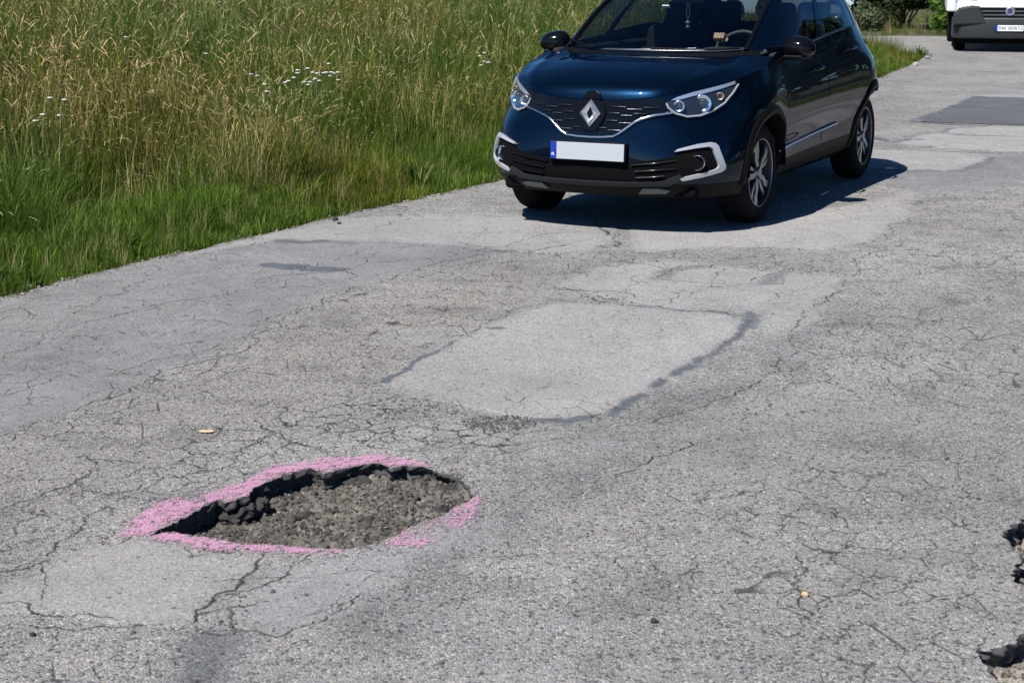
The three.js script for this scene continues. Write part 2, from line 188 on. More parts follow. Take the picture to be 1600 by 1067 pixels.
    if (!generic) { // hairline crazing over the old surface
      let u = wx * ex + wz * ez, t = wx * -ez + wz * ex; const wr = (vnoise(wx * 15, wz * 15) - 0.5) * 0.05 + (vnoise(wx * 60, wz * 60) - 0.5) * 0.02; u = (u + wr) / 0.2; t = (t - wr) / 0.115; const iu = Math.floor(u), it = Math.floor(t); let f1 = 9, f2 = 9;
      for (let b = -1; b <= 1; b++) for (let a = -1; a <= 1; a++) { const dx = iu + a + hash2(iu + a + 7, it + b + 300) - u, dy = it + b + hash2(it + b + 171, iu + a + 9) - t, d = dx * dx + dy * dy; if (d < f1) { f2 = f1; f1 = d; } else if (d < f2) f2 = d; }
      const reg = sstep(0.34, 0.56, fbm(wx * 1.1 + 20, wz * 1.1, 2)) * sstep(0.3, 0.6, vnoise(wx * 8 + 3, wz * 8)) * (1 - 0.75 * clamp(v[0])), w = 0.0032 * reg, e = (Math.sqrt(f2) - Math.sqrt(f1)) * 0.07; if (w > 0) c = Math.max(c, 0.8 * clamp(1.3 - e / Math.max(w, inv * 0.6)) * Math.min(1, w / (inv * 0.6)));
    }
    c *= sstep(0.0, 0.5, vnoise(wx * 140, wz * 140) + 0.35);
    const dirt = sstep(0.56, 0.72, fbm(wx * 5 + 60, wz * 5, 4) + (agCoarse.hgt[ai] < 0.35 ? 0.06 : -0.03));
    const s = clamp(v[0] + 0), rag = agCoarse.hgt[bi] - 0.5;
    const tar = clamp(sstep(0.15, 0.6, v[4] + rag * 0.35)) * Math.min(1, v[4] * 1.3);
    let tone = lerp(lerp(1, agCoarse.tone[ai], 1.0), lerp(1, agFine.tone[ai], 0.85), s), warm = lerp(agCoarse.warm[ai], agFine.warm[ai], s);
    // sparse popped-out stones leave dark pits
    const pit = (hash2(Math.floor(wx * 90), Math.floor(wz * 90)) < 0.010 * (1 - 0.6 * s)) ? 1 : 0;
    let base = 0.22 * (1 + v[2]) * tone; base *= (1 - 0.62 * pit) * (1 - 0.2 * dirt * (1 - 0.7 * s));
    const blue = clamp(v[1], -0.4, 1), grn = v[3];
    let r = base * (1.0 + 0.07 * warm - 0.12 * blue - 0.05 * grn), g = base * (0.975 + 0.015 * warm - 0.06 * blue + 0.03 * grn), b = base * (0.95 - 0.09 * warm + 0.04 * blue);
    r = lerp(r, 0.062 * (0.7 + 0.3 * tone), tar * 0.85); g = lerp(g, 0.075 * (0.7 + 0.3 * tone), tar * 0.85); b = lerp(b, 0.094 * (0.7 + 0.3 * tone), tar * 0.85);
    const k = clamp(c); r = lerp(r, 0.014, k * 0.96); g = lerp(g, 0.013, k * 0.96); b = lerp(b, 0.012, k * 0.96);
    col[q * 4] = s8(r); col[q * 4 + 1] = s8(g); col[q * 4 + 2] = s8(b); col[q * 4 + 3] = 255;
    const hh = (lerp(agCoarse.hgt[ai], agFine.hgt[ai] * 0.4 + 0.35, s) * (1 - 0.7 * tar) + 0.4 * tar) * 0.55 + 0.4 - c * 0.4 - pit * 0.25;
    bmp[q * 4] = bmp[q * 4 + 1] = bmp[q * 4 + 2] = 255 * clamp(hh); bmp[q * 4 + 3] = 255;
  }
  const mat = std({ map: dataTex(col, W, H, true, generic), bumpMap: dataTex(bmp, W, H, false, generic), bumpScale: 0.008, roughness: 0.88 });
  return { mat, x0, z0, x1, z1 };
}
const TA = roadTile(-2.15, -7.0, 2.15, -3.2, 2048), TB = roadTile(-3.6, -11.4, 3.6, -7.0, 2048), TC = roadTile(-1.6, -22.6, 6.9, -11.4, 1552), TD = roadTile(0, 0, 8, 8, 1024, true);
console.log('road textures', Date.now() % 1e6);
// flat plan polygon -> mesh in the plane y, uv of the tile it lies on
function sheet(poly, y, T, holes = []) {
  const sh = new THREE.Shape(poly.map(([x, z]) => new THREE.Vector2(x, -z))); for (const h of holes) sh.holes.push(new THREE.Path(h.map(([x, z]) => new THREE.Vector2(x, -z))));
  const g = new THREE.ShapeGeometry(sh); g.rotateX(-Math.PI / 2); g.translate(0, y, 0);
  const p = g.attributes.position, uv = g.attributes.uv; for (let i = 0; i < p.count; i++) uv.setXY(i, (p.getX(i) - T.x0) / (T.x1 - T.x0), (p.getZ(i) - T.z0) / (T.z1 - T.z0)); return g;
}
// clip a polygon against z <= hi / z >= lo / x bands (Sutherland-Hodgman)
function clip(poly, f) { const out = []; for (let i = 0; i < poly.length; i++) { const a = poly[i], b = poly[(i + 1) % poly.length], da = f(a), db = f(b); if (da >= 0) out.push(a); if ((da >= 0) !== (db >= 0)) { const t = da / (da - db); out.push([lerp(a[0], b[0], t), lerp(a[1], b[1], t)]); } } return out; }
const rect = (p, x0, z0, x1, z1) => [(q) => q[0] - x0, (q) => x1 - q[0], (q) => q[1] - z0, (q) => z1 - q[1]].reduce((a, f) => clip(a, f), p);
// ---------------------------------------------------------------- potholes (plan outlines)
const H1_DEEP = GP([[234, 838], [259, 822], [298, 803], [330, 786], [344, 781], [352, 786], [387, 775], [398, 764], [412, 757], [441, 744], [484, 733], [504, 740], [519, 738], [552, 729], [589, 724], [612, 732], [627, 729], [658, 729], [684, 736], [707, 741]]);
const H1_LOW = GP([[707, 741], [732, 759], [741, 774], [728, 786], [713, 793], [697, 805], [666, 815], [627, 830], [596, 847], [550, 857], [488, 857], [441, 853], [387, 850], [344, 844], [310, 840], [275, 833], [250, 836], [234, 838]]);
const H1 = rough([...H1_DEEP.slice(0, -1), ...H1_LOW.slice(0, -1)], 0.013, 0.012).map(([x, z]) => [x + (vnoise(x * 70, z * 70) - 0.5) * 0.016, z + (vnoise(x * 70 + 9, z * 70) - 0.5) * 0.016]);
const H2_EDGE = GP([[1720, 790], [1599, 812], [1584, 820], [1568, 835], [1575, 846], [1587, 861], [1592, 877], [1584, 895], [1590, 910], [1604, 925], [1640, 935], [1730, 925]]);
const jag = (l) => l.map(([x, z]) => [x + (vnoise(x * 60, z * 60) - 0.5) * 0.024, z + (vnoise(x * 60 + 9, z * 60) - 0.5) * 0.024]); const H2 = jag(rough(H2_EDGE, 0.010, 0.012));
const H3_EDGE = GP([[1740, 985], [1600, 991], [1584, 1004], [1555, 1018], [1527, 1017], [1530, 1030], [1538, 1042], [1552, 1058], [1580, 1085], [1640, 1105], [1750, 1110]]);
const H3 = jag(rough(H3_EDGE, 0.010, 0.012));

// ---------------------------------------------------------------- road sheets
const ROADW = 6.2;
const edgeN = EDGE.map((p, i) => { const a = EDGE[Math.max(0, i - 1)], b = EDGE[Math.min(EDGE.length - 1, i + 1)], dx = b[0] - a[0], dz = b[1] - a[1], l = Math.hypot(dx, dz); return [-dz / l, dx / l]; });
const farR = [[21.5, -46], [40, -75], [60, -105]];
const leftLine = (() => { const o = []; for (let i = 0; i < EDGE.length - 1; i++) { const a = EDGE[i], b = EDGE[i + 1], l = Math.hypot(b[0] - a[0], b[1] - a[1]), n = Math.max(1, Math.round(l / 0.07)); for (let k = 0; k < n; k++) { const t = k / n, x = lerp(a[0], b[0], t), z = lerp(a[1], b[1], t), j = (fbm(x * 4, z * 4, 4) - 0.5) * 0.16; o.push([x - edgeN[i][0] * j, z - edgeN[i][1] * j]); } } o.push(EDGE[EDGE.length - 1]); return o; })();
const SIDE = GP([[1446, 89], [1420, 80], [1330, 76], [1100, 72], [1100, 55], [1440, 56], [1500, 57]]);
const roadPoly = [...leftLine, ...SIDE.slice(0, 7), [26, -75], [46, -105], ...farR.slice().reverse(), ...EDGE.map((p, i) => [p[0] + edgeN[i][0] * ROADW, p[1] + edgeN[i][1] * ROADW]).reverse()];
// a patch whose edge slopes down to the road
function feather(poly, h, w, T) {
  const top = sheet(poly, h, T), n = poly.length, cw = THREE.ShapeUtils.area(poly.map(([x, z]) => new THREE.Vector2(x, z))) > 0 ? 1 : -1, pos = [], uv = [], idx = [];
  poly.forEach((p, i) => { const a = poly[(i + n - 1) % n], b = poly[(i + 1) % n], l = Math.hypot(b[0] - a[0], b[1] - a[1]) + 1e-9, ox = (b[1] - a[1]) / l * cw, oz = -(b[0] - a[0]) / l * cw; for (const [q, y] of [[0, h], [w, 0.0006]]) { const x = p[0] + ox * q, z = p[1] + oz * q; pos.push(x, y, z); uv.push((x - T.x0) / (T.x1 - T.x0), (z - T.z0) / (T.z1 - T.z0)); } });
  for (let i = 0; i < n; i++) { const a = i * 2, b = ((i + 1) % n) * 2; if (cw > 0) idx.push(a, b, a + 1, b, b + 1, a + 1); else idx.push(a, a + 1, b, b, a + 1, b + 1); }
  const g = geoFrom(pos, idx, uv); const nn = g.attributes.normal; let up = 0; for (let i = 0; i < nn.count; i++) up += nn.getY(i); if (up < 0) { const ix = g.index.array; for (let i = 0; i < ix.length; i += 3) [ix[i], ix[i + 1]] = [ix[i + 1], ix[i]]; g.computeVertexNormals(); }
  return mergeGeometries([top, g]);
}
const V2s = (l) => l.map((q) => new THREE.Vector2(...q));
const road = new THREE.Group(); road.name = 'road'; road.userData = { kind: 'structure' }; scene.add(road);
const inA = [-2.15, -7.0, 2.15, -3.2], inB = [-3.6, -11.4, 3.6, -7.0], inC = [-1.6, -22.6, 6.9, -11.4];
{
  const add = (poly, T, holes) => { if (poly.length > 2) part('asphalt_surface', sheet(poly, 0, T, holes), T.mat, road); };
  const Aout = rect(roadPoly, ...inA);
  // the near tile loses the three potholes; the two on its right side reach beyond the tile, so they are cut from one strip there
  const A2 = [-2.15, -7.0, 0.9, -3.2], A3 = [0.9, -7.0, 2.15, -3.2];
  add(rect(roadPoly, ...A2), TA, [H1]); add(rect(roadPoly, ...A3), TA, [rect(H2, ...A3), rect(H3, ...A3)].map((h) => h.map(([x, z]) => [Math.min(x, 2.12), z])));
  add(rect(roadPoly, ...inB), TB); add(rect(roadPoly, ...inC), TC);
  const out = [[-60, -3.2, 90, 60], [-60, -7, -2.15, -3.2], [2.15, -7, 90, -3.2], [-60, -11.4, -3.6, -7], [3.6, -11.4, 90, -7], [-60, -22.6, -1.6, -11.4], [6.9, -22.6, 90, -11.4], [-60, -140, 90, -22.6]];
  for (const o of out) add(rect(roadPoly, ...o), TD);
  // the newer dark asphalt patch lies a little proud of the road
  const dark = new Uint8Array(256 * 256 * 4); for (let i = 0; i < 256 * 256; i++) { const n = agFine.tone[((i >> 8) * 3 % AG) * AG + ((i & 255) * 3 % AG)], v = 0.098 * (0.55 + 0.45 * n) * (0.8 + 0.4 * fbm((i & 255) / 40, (i >> 8) / 40)); dark[i * 4] = s8(v * 0.96); dark[i * 4 + 1] = s8(v); dark[i * 4 + 2] = s8(v * 1.09); dark[i * 4 + 3] = 255; }
  for (const k of [4, 5, 6, 7, 10, 16, 17, 18]) { const q = rough(ZONES[k].p, 0.012, 0.05); for (const [b, T] of [[inA, TA], [inB, TB], [inC, TC]]) { const c = rect(q, ...b); if (c.length > 2 && Math.abs(THREE.ShapeUtils.area(V2s(c))) > 0.02) part('asphalt_patch', feather(c, 0.005, 0.022, T), T.mat, road); } }
  const DP = { x0: 0, z0: 0, x1: 2, z1: 2 };
  part('asphalt_patch', sheet(DARKPATCH, 0.006, DP), std({ map: dataTex(dark, 256, 256, true, true), roughness: 0.8 }), road, 'newer dark grey asphalt patch');
}
// ---------------------------------------------------------------- stones
const stoneGeo = []; for (let k = 0; k < 8; k++) { const g = new THREE.IcosahedronGeometry(1, 0); const p = g.attributes.position; const sx = rr(0.75, 1.2), sy = rr(0.5, 0.85), sz = rr(0.7, 1.1), o = k * 13.7; for (let i = 0; i < p.count; i++) { const v = V3(p.getX(i), p.getY(i), p.getZ(i)); const n = 0.72 + 0.55 * vnoise(v.x * 1.3 + o + v.z * 0.9, v.y * 1.3 + o * 0.7 - v.z); p.setXYZ(i, v.x * n * sx, v.y * n * sy, v.z * n * sz); } g.deleteAttribute('uv'); g.computeVertexNormals(); stoneGeo.push(g); }
const stoneMats = [[0.06, 0.054, 0.046], [0.1, 0.092, 0.08], [0.035, 0.032, 0.029], [0.15, 0.138, 0.12], [0.12, 0.1, 0.075]].map((c) => std({ color: lin(...c), roughness: 0.92 }));
function stuffInst(name, label, geo, mat, mats, cols, parent) { const im = new THREE.InstancedMesh(geo, mat, mats.length); im.name = numbered(name); mats.forEach((m, i) => im.setMatrixAt(i, m)); if (cols) cols.forEach((c, i) => im.setColorAt(i, c)); im.userData = { kind: 'stuff', label, category: 'gravel' }; im.castShadow = im.receiveShadow = true; if (parent) delete im.userData.category; (parent || scene).add(im); return im; }
const mtx = (x, y, z, ry, s, rx = 0, rz = 0, sy = s) => new THREE.Matrix4().compose(V3(x, y, z), new THREE.Quaternion().setFromEuler(new THREE.Euler(rx, ry, rz)), V3(s, sy, s));

function pothole(contour, deepPts, lowPts, depth, tone, nStone, nGravel, bound, fade = () => 1) {
  const g = new THREE.Group(); g.name = numbered('pothole'); g.userData = { kind: 'structure' }; scene.add(g);
  const floorY = (x, z) => { const dd = distPoly(x, z, deepPts, false), dl = distPoly(x, z, lowPts, false), t = dl / (dl + dd * 0.75 + 1e-5); return -0.012 + (hash2(Math.floor(x * 170), Math.floor(z * 170)) - 0.5) * 0.006 - depth * fade(x) * Math.pow(t, 0.8) + (fbm(x * 9, z * 9, 4) - 0.5) * 0.045 * sstep(0, 0.12, dl) + (Math.abs(fbm(x * 38, z * 38, 4) - 0.5) - 0.1) * 0.036 * sstep(0, 0.06, dl); };
  // walls
  const n = contour.length, rings = 11, pos = [], idx = [], col = []; let area = 0; for (let i = 0; i < n; i++) { const a = contour[i], b = contour[(i + 1) % n]; area += a[0] * b[1] - b[0] * a[1]; } const sg = area > 0 ? 1 : -1;
  for (let r = 0; r < rings; r++) for (let i = 0; i < n; i++) {
    const a = contour[(i + n - 1) % n], b = contour[(i + 1) % n], p = contour[i], l = Math.hypot(b[0] - a[0], b[1] - a[1]) + 1e-9, ox = (b[1] - a[1]) / l * sg, oz = -(b[0] - a[0]) / l * sg; // outward
    const t = r / (rings - 1), fy = Math.min(-0.006, floorY(p[0], p[1])) - 0.02, y = t * fy, cut = r === 0 ? 0 : (-0.006 + (t > 0.25 ? 0.016 : 0.005) * sstep(0.02, 0.06, -fy) + (fbm(p[0] * 38 + y * 60, p[1] * 38 + y * 90, 4) - 0.5) * 0.062 * sstep(0.015, 0.05, -fy));
    pos.push(p[0] + ox * cut, y, p[1] + oz * cut); const c = tone * 0.55 * (0.4 + 0.9 * vnoise(p[0] * 90 + r * 7, p[1] * 90)); col.push(c, c * 0.97, c * 0.94);
  }
  for (let r = 0; r < rings - 1; r++) for (let i = 0; i < n; i++) { const j = (i + 1) % n, a = r * n + i, b = r * n + j; idx.push(a, b, a + n, b, b + n, a + n); }
  part('wall', geoFrom(pos, idx, null, col), std({ vertexColors: true, roughness: 0.95, side: THREE.DoubleSide }), g);
  // floor
  const xs = contour.map((p) => p[0]), zs = contour.map((p) => p[1]), x0 = Math.min(...xs) - 0.05, x1 = Math.max(...xs) + 0.05, z0 = Math.min(...zs) - 0.05, z1 = Math.max(...zs) + 0.05, st = 0.006, nx = Math.ceil((x1 - x0) / st), nz = Math.ceil((z1 - z0) / st), at = new Int32Array((nx + 1) * (nz + 1)).fill(-1), fp = [], fc = [], fi = [];
  for (let j = 0; j <= nz; j++) for (let i = 0; i <= nx; i++) { const x = x0 + i * st, z = z0 + j * st; if (!inPoly(x, z, contour) && distPoly(x, z, contour) > 0.035) continue; at[j * (nx + 1) + i] = fp.length / 3; fp.push(x, Math.min(-0.008, floorY(x, z)), z); const m = tone * (0.25 + 1.3 * fbm(x * 8, z * 8, 3) + 0.55 * (hash2(i, j) - 0.5) + 0.5 * (vnoise(x * 45, z * 45) - 0.5)); fc.push(m * 1.07, m * 0.96, m * 0.8); }
  for (let j = 0; j < nz; j++) for (let i = 0; i < nx; i++) { const a = at[j * (nx + 1) + i], b = at[j * (nx + 1) + i + 1], c = at[(j + 1) * (nx + 1) + i], d = at[(j + 1) * (nx + 1) + i + 1]; if (a < 0 || b < 0 || c < 0 || d < 0) continue; fi.push(a, c, b, b, c, d); }
  part('floor', geoFrom(fp, fi, null, fc), std({ vertexColors: true, roughness: 1 }), g);
  const spot = () => { for (let k = 0; k < 400; k++) { const x = rr(x0, Math.min(x1, bound)), z = rr(z0, z1); if (inPoly(x, z, contour) && distPoly(x, z, contour) > 0.012) return [x, z]; } return null; };
  for (let k = 0; k < nStone; k++) { const q = spot(); if (!q) break; const s = 0.007 + 0.016 * Math.pow(rnd(), 2.6), m = part('stone', stoneGeo[k % 8], stoneMats[Math.floor(rnd() * rnd() * 4.99)], g); m.position.set(q[0], Math.min(-0.01, floorY(...q)) + s * 0.28, q[1]); m.scale.setScalar(s); m.rotation.set(rnd() * 0.8, rnd() * 6.3, rnd() * 0.8); }
  for (let v = 0; v < 3; v++) { const ms = [], cs = []; for (let k = 0; k < nGravel / 3; k++) { const q = spot(); if (!q) break; const s = 0.0014 + 0.008 * Math.pow(rnd(), 3.5); ms.push(mtx(q[0], Math.min(-0.01, floorY(...q)) + s * 0.3, q[1], rnd() * 6, s, rnd(), rnd())); const c = tone * (0.3 + 1.5 * Math.pow(rnd(), 2.4)); cs.push(lin(c * 1.04, c * 0.98, c * 0.86)); } stuffInst('gravel', undefined, stoneGeo[v * 2], std({ color: 0xffffff, roughness: 0.95 }), ms, cs, g).name = 'gravel'; }
  return { g, floorY };
}
const P1 = pothole(H1, H1_DEEP, H1_LOW, 0.064, 0.108, 130, 6500, 9, (x) => lerp(1, 0.5, sstep(-0.85, -0.3, x)));
const P2 = pothole(H2, H2_EDGE.slice(1, 9), H2_EDGE.slice(9), 0.05, 0.2, 16, 900, 1.6);
const P3 = pothole(H3, H3_EDGE.slice(0, 5), H3_EDGE.slice(5), 0.055, 0.2, 16, 900, 1.6);
// broken-off slabs hanging along the deep side
function subdivide(g, n) { for (let k = 0; k < n; k++) { const p = [...g.attributes.position.array], ix = g.index.array, o = [], mid = new Map(); const m = (a, b) => { const key = a < b ? a + '_' + b : b + '_' + a; if (!mid.has(key)) { mid.set(key, p.length / 3); p.push((p[a * 3] + p[b * 3]) / 2, (p[a * 3 + 1] + p[b * 3 + 1]) / 2, (p[a * 3 + 2] + p[b * 3 + 2]) / 2); } return mid.get(key); }; for (let i = 0; i < ix.length; i += 3) { const [a, b, c] = [ix[i], ix[i + 1], ix[i + 2]], d = m(a, b), e = m(b, c), f = m(c, a); o.push(a, d, f, d, b, e, f, e, c, d, e, f); } g = new THREE.BufferGeometry(); g.setAttribute('position', new THREE.Float32BufferAttribute(p, 3)); g.setIndex(o); } return g; }
function slab(cx, cz, w, d, h, ry, tilt, y) {
  const pts = []; for (let i = 0; i < 9; i++) { const a = i / 9 * 6.283; pts.push(new THREE.Vector2(Math.cos(a) * w * rr(0.8, 1.15), Math.sin(a) * d * rr(0.8, 1.15))); }
  let g = new THREE.ExtrudeGeometry(new THREE.Shape(pts), { depth: h, bevelEnabled: true, bevelSize: 0.006, bevelThickness: 0.006, bevelSegments: 1, steps: 3 }); g = mergeVertices((g.deleteAttribute('uv'), g.deleteAttribute('normal'), g)); g = subdivide(g, 2); g.rotateX(-Math.PI / 2);
  const p = g.attributes.position; for (let i = 0; i < p.count; i++) { const x = p.getX(i), yy = p.getY(i), z = p.getZ(i); p.setXYZ(i, x + (fbm(x * 50 + yy * 90 + cx * 9, z * 50, 3) - 0.5) * 0.04, yy + (fbm(x * 60, z * 60 + yy * 40 + cx * 5, 3) - 0.5) * 0.022, z + (fbm(x * 50 + 30 + cx * 7, z * 50 + yy * 80, 3) - 0.5) * 0.04); } g.computeVertexNormals();
  const m = part('asphalt_chunk', g, std({ color: lin(0.035, 0.033, 0.031), roughness: 0.95 }), P1.g); m.position.set(cx, y, cz); m.rotation.set(tilt, ry, tilt * 0.6);
}
{ const at = (px, py) => G(px, py, -0.02); for (const [px, py, w, d, ry, t, y] of [[372, 789, 0.05, 0.03, 0.5, 0.25, -0.055], [400, 778, 0.045, 0.028, 0.9, 0.3, -0.06], [560, 741, 0.045, 0.018, 0.1, 0.3, -0.06], [702, 762, 0.024, 0.016, 0.3, 0.3, -0.035], [690, 800, 0.02, 0.012, 0.3, 0.3, -0.025]]) { const [x, z] = at(px, py); slab(x, z, w, d, 0.03, ry, t, y - 0.012); } }

// ---------------------------------------------------------------- sprayed pink outline
{
  const topOuter = [[186, 838], [205, 815], [244, 787], [286, 780], [333, 768], [387, 749], [433, 726], [484, 722], [499, 716], [557, 714], [596, 711], [627, 714], [664, 722]], topInner = [[664, 731], [627, 731], [589, 726], [552, 731], [519, 740], [484, 735], [441, 746], [412, 759], [387, 777], [352, 788], [342, 783], [298, 804], [259, 823], [234, 840]];
  const lowIn = [[236, 836], [275, 832], [310, 839], [344, 843], [387, 849], [441, 852], [488, 856], [550, 856], [596, 846], [627, 829], [666, 814], [697, 804], [713, 792], [741, 776]], lowOut = [[752, 780], [740, 803], [728, 824], [695, 843], [662, 857], [616, 855], [561, 862], [530, 867], [464, 865], [387, 865], [310, 861], [278, 848], [240, 844]];
  const polys = [GP([...topOuter, ...topInner]), GP([...lowIn, ...lowOut])];
  const S = 1024, x0 = -1.4, z0 = -6.0, sz = 1.55, a8 = new Uint8Array(S * S * 4), c8 = new Uint8Array(S * S * 4);
  const d = new Float32Array(S * S); for (let y = 0; y < S; y += 2) for (let x = 0; x < S; x += 2) { const wx = x0 + x / S * sz, wz = z0 + y / S * sz; let b = -1; for (const p of polys) { const q = distPoly(wx, wz, p) * (inPoly(wx, wz, p) ? 1 : -1); if (q > b) b = q; } d[y * S + x] = d[y * S + x + 1] = d[(y + 1) * S + x] = d[(y + 1) * S + x + 1] = b; }
  for (let y = 0; y < S; y++) for (let x = 0; x < S; x++) {
    const wx = x0 + x / S * sz, wz = z0 + y / S * sz, i = y * S + x, ax = ((Math.floor(wx * 512) % AG) + AG) % AG, az = ((Math.floor(wz * 512) % AG) + AG) % AG, ai = az * AG + ax;
    const thin = sstep(-0.62, -0.42, wx) * 0.42 * sstep(-5.35, -5.2, wz) * (1 - 0.9 * sstep(0.13, 0.05, Math.hypot(wx + 0.26, (wz + 4.83) * 0.8))); // the lower right arc is thin overspray
    let v = sstep(-0.035, 0.03, d[i] + (fbm(wx * 16, wz * 16, 3) - 0.5) * 0.05) - thin * (0.5 + 0.9 * (fbm(wx * 7, wz * 7, 2) - 0.3));
    v = v * 1.5 - 1.25 * (1 - agCoarse.hgt[ai]) - 0.45 * vnoise(wx * 190, wz * 190) - 0.5 * sstep(0.55, 0.75, vnoise(wx * 60, wz * 60)) + 0.14 - 0.6 * sstep(0.55, 0.75, fbm(wx * 9 + 5, wz * 9, 3));
    const al = (sstep(0.1, 0.6, v) * 0.74 + 0.26 * sstep(-0.45, 0.35, v)) * (d[i] > -0.05 ? 0.92 : 0);
    a8[i * 4] = a8[i * 4 + 1] = a8[i * 4 + 2] = 255 * al; a8[i * 4 + 3] = 255;
    const t = lerp(0.85, 1.12, agCoarse.hgt[ai]); c8[i * 4] = s8(0.54 * t); c8[i * 4 + 1] = s8(0.275 * t); c8[i * 4 + 2] = s8(0.41 * t); c8[i * 4 + 3] = 255;
  }
  const grow = (p) => p.map((q, i) => q); const T = { x0, z0, x1: x0 + sz, z1: z0 + sz };
  const mat = std({ map: dataTex(c8, S, S, true), alphaMap: dataTex(a8, S, S, false), transparent: true, roughness: 0.8 });
  const outer = rough(GP([[160, 850], [185, 800], [230, 770], [300, 758], [400, 725], [490, 705], [600, 700], [680, 712], [760, 745], [772, 790], [720, 835], [640, 862], [540, 882], [400, 882], [290, 870], [220, 860]]), 0, 0.2);
  const m = part('paint_outline', sheet(outer, 0.0035, T, [H1]), mat, scene); m.userData = { label: 'pink sprayed outline around the pothole on grey asphalt', category: 'road marking' };
}
console.log('potholes', Date.now() % 1e6);

// ---------------------------------------------------------------- terrain
const prof = [[-3, -0.3], [-0.5, -0.3], [-0.06, -0.02], [0.12, -0.004], [0.4, 0.02], [0.9, 0.04], [1.6, -0.02], [2.4, 0.03], [4, 0.22], [8, 0.62], [14, 1.25], [24, 2.3], [45, 4.2], [90, 9], [200, 18]];
function hs(s) { for (let i = 1; i < prof.length; i++) if (s <= prof[i][0]) return lerp(prof[i - 1][1], prof[i][1], clamp((s - prof[i - 1][0]) / (prof[i][0] - prof[i - 1][0]))); return prof[prof.length - 1][1]; }
const groundY = (x, z, s) => hs(s) + (s > 0.3 ? (fbm(x * 0.7, z * 0.7, 3) - 0.5) * 0.16 * sstep(0.3, 1.5, s) : 0);
{
  const S = 512, c = new Uint8Array(S * S * 4); for (let y = 0; y < S; y++) for (let x = 0; x < S; x++) { const i = y * S + x, n = fbm(x / 9, y / 9, 4), m = vnoise(x / 2, y / 2), h = fbm(x / 60, y / 60, 2), k = 0.5 + 0.6 * n + 0.3 * (m - 0.5); c[i * 4] = s8(lerp(0.055, 0.085, h) * k); c[i * 4 + 1] = s8(lerp(0.062, 0.07, h) * k); c[i * 4 + 2] = s8(0.03 * k); c[i * 4 + 3] = 255; }
  const soil = std({ map: dataTex(c, S, S, true, true), roughness: 1 });
  const ss = [-3, -0.5, -0.2, -0.06, 0.05, 0.15, 0.3, 0.5, 0.9, 1.3, 1.7, 2.2, 3, 4, 5, 6.5, 8, 10, 13, 17, 24, 34, 50, 80, 130, 200];
  const line = []; for (let i = 0; i < EDGE.length - 1; i++) { const a = EDGE[i], b = EDGE[i + 1], n = Math.max(1, Math.round(Math.hypot(b[0] - a[0], b[1] - a[1]) / 0.4)); for (let k = 0; k < n; k++) line.push([lerp(a[0], b[0], k / n), lerp(a[1], b[1], k / n)]); } const E0 = EDGE[EDGE.length - 1];
  line.push(E0); line.unshift([-14, 15], [-40, 70]);
  // the meadow strip: smooth normals along the edge avoid folds
  const N = line.map((p, i) => { const a = line[Math.max(0, i - 6)], b = line[Math.min(line.length - 1, i + 6)], dx = b[0] - a[0], dz = b[1] - a[1], l = Math.hypot(dx, dz); return [dz / l, -dx / l]; });
  const pos = [], uv = [], idx = []; line.forEach((p, i) => ss.forEach((s) => { const x = p[0] + N[i][0] * s, z = p[1] + N[i][1] * s; pos.push(x, groundY(x, z, s), z); uv.push(x / 3, z / 3); }));
  const w = ss.length; for (let i = 0; i < line.length - 1; i++) for (let j = 0; j < w - 1; j++) { const a = i * w + j; idx.push(a, a + 1, a + w, a + 1, a + w + 1, a + w); }
  soil.side = THREE.DoubleSide; structure('meadow_ground', geoFrom(pos, idx, uv), soil);
  // the far side of the junction and the flat land to the horizon
  const far = GP([[1440, 56], [1560, 57], [1700, 57]]), fp = [[9.5, -37.8], [23, -66], [60, -130], [-120, -190], [-90, -80], [-20, -46], [2, -38.6]]; const fg = sheet(fp, -0.004, { x0: 0, z0: 0, x1: 3, z1: 3 }); structure('bank_ground', fg, soil);
  const big = new THREE.CircleGeometry(700, 48); big.rotateX(-Math.PI / 2); big.translate(0, -0.32, 0); const bu = big.attributes.uv; for (let i = 0; i < bu.count; i++) bu.setXY(i, bu.getX(i) * 470, bu.getY(i) * 470); structure('ground', big, soil);
  const rs = [0.4, 0.02, -0.15, -0.5, -1.2, -3, -8, -20, -60], rp = [], ru = [], ri = []; const rl = EDGE.map((p, i) => [p[0] + edgeN[i][0] * ROADW, p[1] + edgeN[i][1] * ROADW, edgeN[i]]); rl.push([21.5, -46, edgeN[edgeN.length - 1]]);
  rl.forEach((p) => rs.forEach((s, k) => { const x = p[0] - p[2][0] * s, z = p[1] - p[2][1] * s; rp.push(x, k === 0 ? -0.3 : -0.01 + 0.02 * -s * 0.3, z); ru.push(x / 3, z / 3); })); for (let i = 0; i < rl.length - 1; i++) for (let j = 0; j < rs.length - 1; j++) { const a = i * rs.length + j; ri.push(a, a + rs.length, a + 1, a + 1, a + rs.length, a + rs.length + 1); }
  structure('verge_ground', geoFrom(rp, ri, ru), soil);
}
